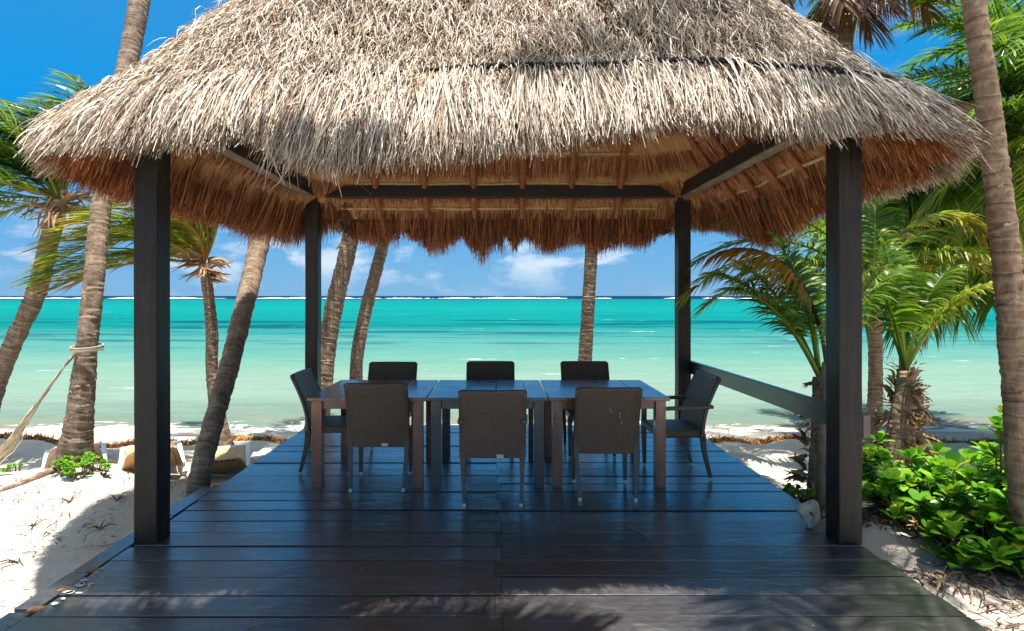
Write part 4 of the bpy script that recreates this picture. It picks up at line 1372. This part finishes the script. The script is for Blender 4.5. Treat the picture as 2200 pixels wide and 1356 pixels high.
for ox, oy, oz in ((0.075, -0.16, -0.05), (-0.02, -0.17, -0.01), (0.05, -0.1, 0.05)):
    me_ = MB()
    th = np.linspace(0, np.pi, 11); an = np.linspace(0, 2 * np.pi, 14, endpoint=False)
    pts = [(0, 0, -0.095 * math.cos(a_)) for a_ in th]
    rr_ = [max(0.001, 0.074 * math.sin(a_) ** 0.9) for a_ in th]
    me_.tube([tuple(np.array(q_) + top + np.array([ox, oy, oz])) for q_ in pts], rr_, 14)
    hang(me_, 'coconut', M['coconut'], tr, True)
mb = MB(); sheaths(mb, top, 14, 0.06, 0.3, 0.3)
hang(mb, 'sheath', M['sheath'], tr)

tr, top, r_ = palm('stubby young palm wrapped in torn brown sheaths above the green bush', GG, [(1932, 1035, 5.6, 100), (1930, 985, 5.6, 76), (1938, 900, 5.6, 56), (1944, 840, 5.6, 44), (1945, 795, 5.6, 40)], 'trunk_tan', 0.12)
mb = MB()
for az, e_, L_, tn, dr in ((0.25, 74, 1.35, .26, 1.2), (-0.35, 68, 1.3, .48, 1.3), (2.6, 76, 1.3, .25, 1.1), (3.6, 72, 1.1, .24, 1.2), (1.2, 78, 1.4, .2, 1.0), (0.6, 62, 1.3, .3, 1.2), (5.5, 70, 1.0, .34, 1.3), (1.9, 84, 1.4, .2, .9)):
    frond(mb, top, az, rad(e_), L_, dr, 0.42, 42, (0, 0, 0), tn, petiole=0.38, ldroop=0.6, rr=0.024)
hang(mb, 'crown', M['palm'], tr)
mb = MB(); [sheaths(mb, top - np.array([0.0045 * k_, 0, .02 + .06 * k_]), 3, 0.07 + 0.007 * k_, 0.15 + 0.007 * k_, 1.4) for k_ in range(15)]
hang(mb, 'sheath', M['sheath'], tr)

# tall palm whose dead fronds hang over the roof corner
tr, top, r_ = palm('tall palm with dark dead fronds hanging over the corner of the thatch', GG, [(1816, 930, 7.6, 44), (1818, 600, 7.6, 40), (1816, 300, 7.6, 40), (1812, 60, 7.6, 40), (1808, -60, 7.6, 38)], 'trunk')
mb = MB(); crown(mb, top, 11, 2.3, (-0.1, 0, 0), 80, 8, 0.12, az0=0.7)
hang(mb, 'crown', M['palm'], tr)
mb = MB()
for az, e_, L_ in ((-0.5, 15, 1.3), (3.3, 5, 1.2), (-1.5, -20, 1.1), (0.1, 22, 1.5), (4.1, -10, 1.2), (-1.0, 10, 1.3), (-1.6, -45, 1.1), (3.6, -35, 1.0)):
    frond(mb, top + np.array([0, 0, -0.1]), az, rad(e_), L_, 1.3, 0.5, 46, (0.2, 0, 0), 0.95, ldroop=0.5, vee=0.0, wid=0.024)
hang(mb, 'dead_frond', M['palm'], tr)

# large leafy palms crowding the edge of the view
tr, top, r_ = palm('large dark green palm with broad fronds spreading towards the thatch', GG, [(2350, 1000, 7.6, 60), (2320, 700, 7.6, 46), (2285, 400, 7.6, 44), (2262, 200, 7.6, 42)])
mb = MB()
crown(mb, top, 26, 2.3, (0, 0, 0), 80, -30, 0.14, az0=1.0, nl=52, leaf=0.62)
for az, e_, L_, tn in ((3.05, 28, 2.5, .30), (3.4, 42, 2.4, .2), (2.8, 10, 2.3, .16), (3.2, 55, 2.3, .15), (3.6, 18, 2.2, .18), (2.5, 35, 2.3, .12), (3.25, 2, 2.5, .36), (3.45, -8, 2.2, .22), (2.95, -12, 2.0, .2), (3.3, 14, 2.7, .34)):
    frond(mb, top, az, rad(e_), L_, 0.55, 0.62, 56, (0, 0, 0), tn, ldroop=0.4)
hang(mb, 'crown', M['palm'], tr)
tr, top, r_ = palm('shaded palm with drooping fronds behind the coconut palm', GG, [(2190, 1000, 8.6, 50), (2170, 760, 8.6, 42), (2150, 560, 8.6, 40), (2140, 430, 8.6, 38)])
mb = MB()
crown(mb, top, 30, 2.2, (0, 0, 0), 75, -45, 0.10, az0=2.0, nl=50, leaf=0.62, ldroop=0.8)
for az, e_, L_, tn in ((3.1, 35, 2.9, .16), (3.4, 22, 2.8, .2), (2.8, 28, 2.8, .12), (3.3, 5, 2.4, .12), (3.8, 30, 2.6, .16), (3.0, -10, 2.2, .14), (3.6, 50, 2.6, .2), (2.9, 55, 2.7, .15), (3.2, 70, 2.4, .18), (3.9, 5, 2.0, .14)):
    frond(mb, top, az, rad(e_), L_, 0.7, 0.65, 56, (0, 0, 0), tn, ldroop=0.8)
hang(mb, 'crown', M['palm'], tr)
tr, top, r_ = palm('dark palm bending out from behind the speckled trunk, crown low beside the thatch', GG, [(2215, 1000, 9.2, 46), (2192, 800, 9.2, 38), (2165, 600, 9.2, 36), (2110, 440, 9.2, 34), (2050, 350, 9.2, 34)])
mb = MB()
crown(mb, top, 26, 2.1, (0, 0, 0), 70, -50, 0.10, az0=0.4, nl=46, leaf=0.65, ldroop=0.9)
for az, e_, L_, tn in ((3.3, -5, 2.0, .14), (3.9, 10, 2.0, .12), (4.5, 20, 2.1, .16), (5.2, 5, 2.0, .12), (4.2, -25, 1.8, .1), (5.0, -30, 1.9, .1), (3.6, -35, 1.8, .1), (5.8, -10, 1.9, .14)):
    frond(mb, top, az, rad(e_), L_, 0.7, 0.65, 50, (0, 0, 0), tn, ldroop=0.9)
hang(mb, 'crown', M['palm'], tr)
tr, top, r_ = palm('dark full crowned palm straight behind the stubby young palm', GG, [(1938, 960, 10.5, 24), (1941, 800, 10.5, 22), (1946, 640, 10.5, 22), (1952, 500, 10.5, 22)])
mb = MB()
crown(mb, top, 20, 2.2, (0, 0, 0), 70, -40, 0.06, az0=0.9, nl=44, leaf=0.7, ldroop=0.8, spread=0.05)
hang(mb, 'crown', M['palm'], tr)
tr, top, r_ = palm('bright fronded palm at the edge of the view beside the speckled trunk', GG, [(2420, 1000, 6.2, 60), (2400, 700, 6.2, 50), (2370, 420, 6.2, 46), (2360, 250, 6.2, 44)])
mb = MB(); crown(mb, top, 22, 1.9, (0, 0, 0), 70, -35, 0.26, az0=0.3, nl=48, leaf=0.55)
hang(mb, 'crown', M['palm'], tr)

# speckled trunk closest to us; its crown is above and shades the deck corner
tr, top, r_ = palm('thick speckled palm trunk standing closest beside the green bush', GG, [(2238, 1330, 3.5, 118), (2212, 1100, 3.5, 94), (2186, 800, 3.5, 78), (2158, 520, 3.5, 66), (2122, 220, 3.5, 58), (2092, 0, 3.5, 52), (2060, -300, 3.55, 54), (2040, -800, 3.3, 52), (2030, -1500, 3.0, 50)], 'trunk_tan', 0.09, amp=0.018)
mb = MB(); crown(mb, top, 11, 1.9, (-0.1, 0, 0), 65, 5, 0.2, az0=0.2, droop=0.4, nl=44, skip=lambda a_, e_: math.cos(a_ - 1.9) > 0.55)
hang(mb, 'crown', M['palm'], tr)
# unseen palm added behind the camera to keep the near boards in dappled shade
tr = thing('palm_tree', 'unseen leaning palm added to shade the near boards of the deck', 'palm tree', (-3.4, -1.2, gz(-3.4, -1.2)), 0, GG)
mb = MB()
P, Rr = trunk_mesh(mb, [Vector((-3.4, -1.2, -0.4)), Vector((-3.1, -0.8, 1.2)), Vector((-2.5, 0.2, 2.5)), Vector((-1.5, 1.2, 3.6)), Vector((-0.6, 1.82, 4.05))], [0.2, 0.13, 0.12, 0.11, 0.10])
hang(mb, 'trunk', M['trunk'], tr, True)
mb = MB()
for az, e_, L_ in ((3.14, 8, 2.5), (3.1, 18, 2.6), (3.3, 20, 2.5), (3.12, 32, 2.4), (3.45, 10, 2.3), (3.2, 45, 2.2), (3.15, 24, 2.0), (3.6, 28, 2.2), (3.35, 34, 2.0), (3.14, 14, 2.9), (3.4, 16, 2.8), (3.25, 28, 2.7),
                   (0.15, 22, 1.5), (-0.25, 20, 1.7), (0.05, 42, 1.4), (-0.45, 12, 1.7), (4.3, 15, 1.6), (4.9, 18, 1.6), (5.5, 16, 1.7), (0.05, 18, 1.3), (2.4, 20, 0.6), (1.6, 25, 0.5), (3.05, 12, 1.4), (-0.1, 10, 1.6), (3.05, 20, 1.0), (0.1, 14, 0.9), (3.0, 30, 1.2)):
    frond(mb, P[-1], az, rad(e_), L_, 0.3, 0.62, 52, (0, 0, 0), 0.2, ldroop=0.3, wid=0.034)
hang(mb, 'crown', M['palm'], tr)

# ---------------------------------------------------------------- bushes
def shrub(label, spots, name='beach_shrub', group='green shrubs by the deck', leafL=0.118):
    """spots: (x, y, z, size) of leaf rosettes"""
    cx = np.mean([s_[0] for s_ in spots]); cy = np.mean([s_[1] for s_ in spots])
    g_ = gz(cx, cy)
    tr = thing(name, label, 'shrub', (cx, cy, g_), 0, group)
    mb, st = MB(), MB()
    ts = np.linspace(0, 1, 6)
    wp = np.array([0.10, 0.22, 0.40, 0.56, 0.50, 0.10])
    for x_, y_, z_, s_ in spots:
        n = rng.integers(9, 15)
        az = np.arange(n) * 2.4 + rng.uniform(0, 6)
        e_ = np.radians(np.linspace(84, 18, n) + rng.normal(0, 9, n))
        ax_ = np.array([rng.normal(0, 0.35), rng.normal(-0.15, 0.3), 1.0]); ax_ /= np.linalg.norm(ax_)
        d = np.stack([np.cos(e_) * np.cos(az), np.cos(e_) * np.sin(az), np.sin(e_)], -1)
        d = d + (ax_ - [0, 0, 1])[None] * 0.8
        d /= np.linalg.norm(d, axis=1, keepdims=True)
        S = np.cross(d, [0, 0, 1.0]); S /= np.linalg.norm(S, axis=1, keepdims=True) + 1e-6
        U = np.cross(S, d)
        L_ = leafL * s_ * rng.uniform(0.75, 1.15, n)
        c_ = np.array([x_, y_, z_]) + d[:, None] * (L_[:, None] * (0.1 + ts[None]))[:, :, None] + np.array([0, 0, -1]) * (L_[:, None] * 0.20 * ts[None] ** 2)[:, :, None]
        wv_ = (S[:, None] * (wp * 0.5)[None, :, None] + U[:, None] * (wp * 0.12)[None, :, None]) * L_[:, None, None]
        wv2 = (-S[:, None] * (wp * 0.5)[None, :, None] + U[:, None] * (wp * 0.12)[None, :, None]) * L_[:, None, None]
        v = np.stack([c_ + wv_, c_, c_ + wv2], 2).reshape(n, -1, 3)
        bf = np.array([[3 * q_ + e2, 3 * q_ + e2 + 1, 3 * q_ + e2 + 4, 3 * q_ + e2 + 3] for q_ in range(5) for e2 in (0, 1)])
        f = (np.arange(n)[:, None, None] * 18 + bf[None]).reshape(-1, 4)
        yl = np.where(rng.uniform(0, 1, n) < 0.025, 0.5, 0.0)
        mb.add(v.reshape(-1, 3), f, np.repeat(np.clip(rng.normal(0.36, 0.09, n) + yl + 0.12 * (e_ > 0.9), 0, 1), 18))
        gx, gy = x_ + (cx - x_) * 0.35, y_ + (cy - y_) * 0.35
        pts = [(gx, gy, gz(gx, gy) - 0.03), ((gx + x_) / 2, (gy + y_) / 2, (gz(gx, gy) + z_) / 2 - 0.03), (x_, y_, z_)]
        st.tube(pts, [0.009, 0.007, 0.005], 5, rng.uniform(0.1, 0.6))
    hang(mb, 'leaves', M['shrub'], tr, True)
    hang(st, 'stem', M['sheath'], tr)
    return tr


def dome(cx, cy, rx, ry, h, n, jit=0.05):
    out_ = []
    for k_ in range(n):
        a_ = rng.uniform(0, 6.28); q_ = math.sqrt(rng.uniform(0, 1))
        x_, y_ = cx + rx * q_ * math.cos(a_), cy + ry * q_ * math.sin(a_)
        z_ = gz(x_, y_) + max(0.06, h * math.sqrt(max(0, 1 - q_ ** 2)) * rng.uniform(0.35, 1.05)) + rng.normal(0, jit)
        out_.append((x_, y_, max(z_, gz(x_, y_) + 0.05), rng.uniform(0.8, 1.2)))
    return out_


shrub('large glossy green bush filling the sand beside the speckled trunk', dome(3.52, 4.12, 0.72, 0.74, 0.52, 240) + dome(3.12, 3.66, 0.36, 0.30, 0.30, 60) + dome(3.18, 3.40, 0.2, 0.14, 0.14, 16))
shrub('small bright green bush squeezed beside the foot of the shaggy stubby palm', dome(3.42, 5.15, 0.26, 0.3, 0.50, 46))
shrub('single tall leafy sprig rising against the speckled trunk', [(px(2150, 935, 3.9).x, 3.9, px(2150, 930, 3.9).z, 1.2), (px(2165, 960, 3.9).x, 3.95, px(2165, 960, 3.9).z, 1.1), (px(2140, 985, 4.0).x, 4.0, px(2140, 985, 4.0).z, 1.0), (px(2175, 915, 3.9).x, 3.95, px(2175, 905, 3.9).z, 1.1)])
shrub('low creeping green plant at the foot of the hammock palm', dome(-3.62, 4.98, 0.26, 0.16, 0.12, 26, 0.02), 'creeping_plant', 'low plants in the sand', 0.055)
shrub('tiny green sprout in the sand under the hammock', dome(-4.75, 5.5, 0.14, 0.07, 0.07, 7, 0.01), 'creeping_plant', 'low plants in the sand', 0.05)
shrub('yellowish ground plant at the deck edge by the shaggy young palm', dome(2.78, 5.0, 0.22, 0.35, 0.10, 30, 0.02), 'creeping_plant', 'low plants in the sand', 0.06)

# ---------------------------------------------------------------- litter on the sand
mb = MB()
def litter(n, x0, x1, y0, y1, l0, l1, w0, w1):
    X = rng.uniform(x0, x1, n); Y = rng.uniform(y0, y1, n)
    cl = np.sin(X * 5.1 + 2 * np.sin(Y * 3)) + np.sin(Y * 6.3 + X * 2)
    keep = (cl > rng.normal(0.2, 0.7, n)) & ~((np.abs(X) < 2.42) & (Y < 6.9))
    X, Y = X[keep], Y[keep]; n = len(X)
    an = rng.uniform(0, 6.28, n)
    strands(mb, np.stack([X, Y, ground(X, Y) + 0.012], -1), np.stack([np.cos(an), np.sin(an), rng.normal(0.02, 0.10, n)], -1), rng.uniform(l0, l1, n), rng.uniform(w0, w1, n), np.tile([0, 0, 1.0], (n, 1)), 3, 0.02, 0.4, 0.5, rng.uniform(0, 0.9, n))
litter(1500, -5.5, -2.4, 2.8, 5.4, 0.03, 0.13, 0.005, 0.012)
litter(900, 2.35, 4.2, 2.6, 3.5, 0.03, 0.14, 0.004, 0.014)
litter(1700, 2.35, 3.6, 3.4, 4.7, 0.05, 0.22, 0.006, 0.022)
litter(900, 2.35, 3.6, 4.6, 5.8, 0.05, 0.2, 0.006, 0.02)
litter(300, -5.5, -2.4, 5.4, 8, 0.03, 0.12, 0.004, 0.01)
tag(mb.build('leaf_litter', M['dry']), kind='stuff')

# ---------------------------------------------------------------- small things
# pale root running out of the sand from the hammock palm
mb = MB()
P_ = [px(150, 1010, 5.15), px(118, 1026, 5.0), px(70, 1040, 4.85), px(20, 1056, 4.7), px(-40, 1075, 4.55)]
P_ = catmull([Vector((p_.x, p_.y, gz(p_.x, p_.y) + 0.006)) for p_ in P_], 6)
mb.tube(P_, np.linspace(0.045, 0.014, len(P_)) * rng.uniform(0.85, 1.15, len(P_)), 9, 0.3)
tag(mb.build('driftwood', M['trunk'], smooth=True), 'long pale root lying across the sand below the hammock palm', 'driftwood')
# twigs and dry sprigs
for k_, (x_, y_) in enumerate(((150, 1112), (70, 1150), (215, 1150), (40, 1215), (250, 1100))):
    c_ = px(x_, y_, 1.75 * F / (y_ - VY))
    g_ = gz(c_.x, c_.y)
    mb = MB()
    for j_ in range(4):
        an = rng.uniform(0, 6.28); l_ = rng.uniform(0.05, 0.13)
        e_ = np.array([c_.x + math.cos(an) * l_, c_.y + math.sin(an) * l_, g_ + rng.uniform(0.01, 0.05)])
        mb.tube([(c_.x, c_.y, g_ + 0.004), tuple((np.array([c_.x, c_.y, g_]) + e_) / 2 + [0, 0, 0.02]), tuple(e_)], [0.005, 0.004, 0.002], 5, 0.2)
    o_ = mb.build('twig', M['dry'])
    tag(o_, 'small dry branching twig lying on the bright sand between deck and hammock palm', 'twig', 'twigs on the bright sand')

# dead grass blade on the deck
mb = MB()
a, b = px(1341, 1128, 3.84), px(1396, 1160, 3.61)
mb.tube([(a.x, a.y, 0.007), ((a.x + b.x) / 2 + .01, (a.y + b.y) / 2, 0.012), (b.x, b.y, 0.008)], [0.0025, 0.004, 0.003], 6, 0.9)
tag(mb.build('straw', M['dry']), 'single dry straw lying on the dark deck boards', 'straw')

# bleached shell leaning against the foot of the post
sh = thing('seashell', 'pale bleached seashell with a dark slot leaning on the foot of the front post', 'seashell', (2.085, 3.80, 0))
mb = MB()
th = np.linspace(0.02, np.pi - 0.02, 20); an = np.linspace(0, 2 * np.pi, 28, endpoint=False)
TH, AN = np.meshgrid(th, an, indexing='ij')
rr_ = 1 + 0.16 * np.sin(3 * AN + 1) * np.sin(TH) + 0.12 * np.sin(5 * AN + 2 * TH) + 0.10 * np.sin(4 * TH + AN)
vx_ = 0.060 * (1 + 0.25 * np.cos(TH)) * rr_ * np.sin(TH) * np.cos(AN) - 0.03 * np.exp(-((AN - np.pi) / 0.4) ** 2) * np.exp(-((TH - 1.1) / 0.35) ** 2)
vy_ = 0.035 * rr_ * np.sin(TH) * np.sin(AN); vz_ = 0.084 + 0.086 * rr_ * np.cos(TH)
vz_ = np.maximum(vz_, 0.003)
i = np.arange(19)[:, None] * 28; j = np.arange(28)[None]
mb.add(np.stack([vx_, vy_, vz_], -1).reshape(-1, 3), np.stack([i + j, i + (j + 1) % 28, i + 28 + (j + 1) % 28, i + 28 + j], -1).reshape(-1, 4))
mb.build('shell_body', M['shell'], sh, smooth=True)
mb = MB(); mb.tube([(-0.022, -0.040, 0.118), (-0.010, -0.047, 0.112), (-0.006, -0.048, 0.098)], [0.003, 0.004, 0.002], 6)
mb.build('slot', M['hole'], sh, smooth=True)

# smooth tan trunk, only its lower stub modelled behind the front post
b = px(1764, 1100, 4.55)
slim = MB()
P_ = [Vector((b.x, b.y, gz(b.x, b.y) - 0.05)), px(1768, 1000, 4.55), px(1774, 900, 4.55), px(1780, 780, 4.55)]
slim.tube(catmull(P_, 8), 0.048, 12, 0.3)
so = slim.build('slim_trunk', M['trunk_tan'], smooth=True)
tag(so, 'smooth tan trunk partly hidden behind the front post at the railing', 'stake')

# ---------------------------------------------------------------- loungers on the beach
def lounger(label, x_, y_, rz, sl, hgt=0.36, first=None):
    z_ = gz(x_, y_)
    l_ = thing('beach_lounger', label, 'lounger', (x_, y_, z_), rad(rz), 'low loungers on the sand')
    mb = MB()
    for sx in (-1, 1):
        mb.beam((sx * 0.27, -0.02, 0.06), (sx * 0.27, 0.85, 0.09), 0.05, 0.05)
    mb.beam((-0.245, 0.84, 0.09), (0.245, 0.84, 0.09), 0.05, 0.045)
    mb.build('frame', M['white'], l_, bevel=0.012)
    for sx in (-1, 1):
        mb = MB(); mb.beam((sx * 0.285, -0.06, -0.03), (sx * 0.272, 0.10, 0.055), 0.05, 0.05)
        mb.build('leg', M['white'], l_, bevel=0.01)
    # backrest: white tapered frame with a sling panel and slots along its top
    H = hgt
    def panel(k, o0, o1, m_, nm, par):
        prof = [(-0.275 * k, 0.06), (-0.235 * k, 0.55), (-0.205 * k, 0.86), (-0.16 * k, 0.97), (0.16 * k, 0.97), (0.205 * k, 0.86), (0.235 * k, 0.55), (0.275 * k, 0.06)]
        v = []
        for off in (o0, o1):
            for a, t_ in prof:
                t2 = 0.42 + (t_ - 0.42) * k
                v.append((a, -0.02 - 0.36 * t2 + off, 0.03 + H * t2 + off * 0.3))
        n = len(prof)
        mb = MB()
        mb.add(v, [[q_, (q_ + 1) % n, n + (q_ + 1) % n, n + q_] for q_ in range(n)])
        mb.f.append(np.array([list(range(n))[::-1]])); mb.f.append(np.array([list(range(n, 2 * n))]))
        return mb.build(nm, m_, par, bevel=0.008)
    br = panel(1.0, 0.0, 0.03, M['sling'] if sl is M['sling'] else sl, 'backrest', l_)
    panel(0.80, -0.010, -0.001, sl, 'sling', br)
    for k_ in range(6):
        mb = MB()
        t_ = 0.91
        mb.box((-0.125 + 0.05 * k_, -0.02 - 0.36 * t_ - 0.004, 0.03 + H * t_), (0.026, 0.010, 0.012))
        mb.build('slot', M['hole'], br)
    mb = MB(); mb.box((0, 0.42, 0.085), (0.48, 0.80, 0.025))
    mb.build('seat', sl, l_, bevel=0.01)
    return l_


lounger('faded brown lounger half hidden behind the hammock palm', -4.62, 6.2, 36, M['greysling'], 0.36)
lounger('tan lounger half hidden behind the front post', -3.50, 5.75, 32, M['sling'], 0.30)
lounger('tan lounger with slotted headrest behind the leaning palm', -2.98, 6.1, 24, M['sling'], 0.24)

# ---------------------------------------------------------------- hammock
a = px(176, 752, 5.22)
hk = thing('hammock', 'cream cord hammock slung from the grey palm trunk', 'hammock', (a.x - 0.4, a.y - 0.1, 0.6))
HO = Vector(hk.location)
mb = MB()
for q_ in range(3):
    zc = px(0, 744 + q_ * 5, 5.22).z
    cx_ = px(187, 745, 5.22).x
    pts = [(cx_ + 0.124 * math.cos(t_), 5.22 + 0.124 * math.sin(t_), zc + 0.012 * math.sin(t_ + q_)) for t_ in np.linspace(0, 2 * np.pi, 26, endpoint=False)]
    mb.tube(pts, 0.0085, 6, 0.6, closed=True)
k1 = px(158, 765, 5.12); k2 = px(135, 788, 5.10)
mb.tube([px(166, 750, 5.12), k1], 0.007, 6, 0.4)
o_ = mb.build('rope', M['cotton'], smooth=True); o_.parent = hk; o_.matrix_parent_inverse = Matrix.Translation(-HO)
mb = MB()
N = 90
ends = []
p1 = np.array(px(140, 785, 5.1)); p2 = np.array(px(62, 890, 5.05)); p3 = np.array(px(-5, 965, 5.0)); p4 = np.array(px(-150, 1030, 4.9)); p5 = np.array(px(-330, 960, 4.8))
top_ = np.array(px(160, 763, 5.12))
for k_ in range(N):
    q_ = rng.uniform(-1, 1); r2 = rng.normal(0, 1)
    off = np.array([0.62, 0.25, 0.55]) * q_
    lo2 = np.array([0, 0.6, -0.8])
    w_ = [0.006, 0.012, 0.045, 0.10, 0.17, 0.2]
    dr = [0, 0, 0.01, 0.05, 0.09, 0.05]
    P_ = [pp + off * ww + lo2 * (abs(r2) * dd2) for pp, ww, dd2 in zip((top_, p1, p2, p3, p4, p5), w_, dr)]
    P_ = catmull(P_, 7)
    P_ = P_ + rng.normal(0, 0.0035, P_.shape) * np.linspace(0.2, 1.5, len(P_))[:, None]
    mb.tube(P_, 0.0042, 4, rng.uniform(0.1, 0.95), cap=False)
for s_ in np.linspace(0, 1, 14):
    c_ = top_ + (p1 - top_) * s_
    t_ = np.linspace(0, 6.28, 8, endpoint=False)
    mb.tube([tuple(c_ + np.array([0.55 * math.cos(x_), math.sin(x_), 0.45 * math.cos(x_)]) * 0.016) for x_ in t_], 0.0055, 5, 0.35, closed=True)
o_ = mb.build('net', M['cotton']); o_.parent = hk; o_.matrix_parent_inverse = Matrix.Translation(-HO)
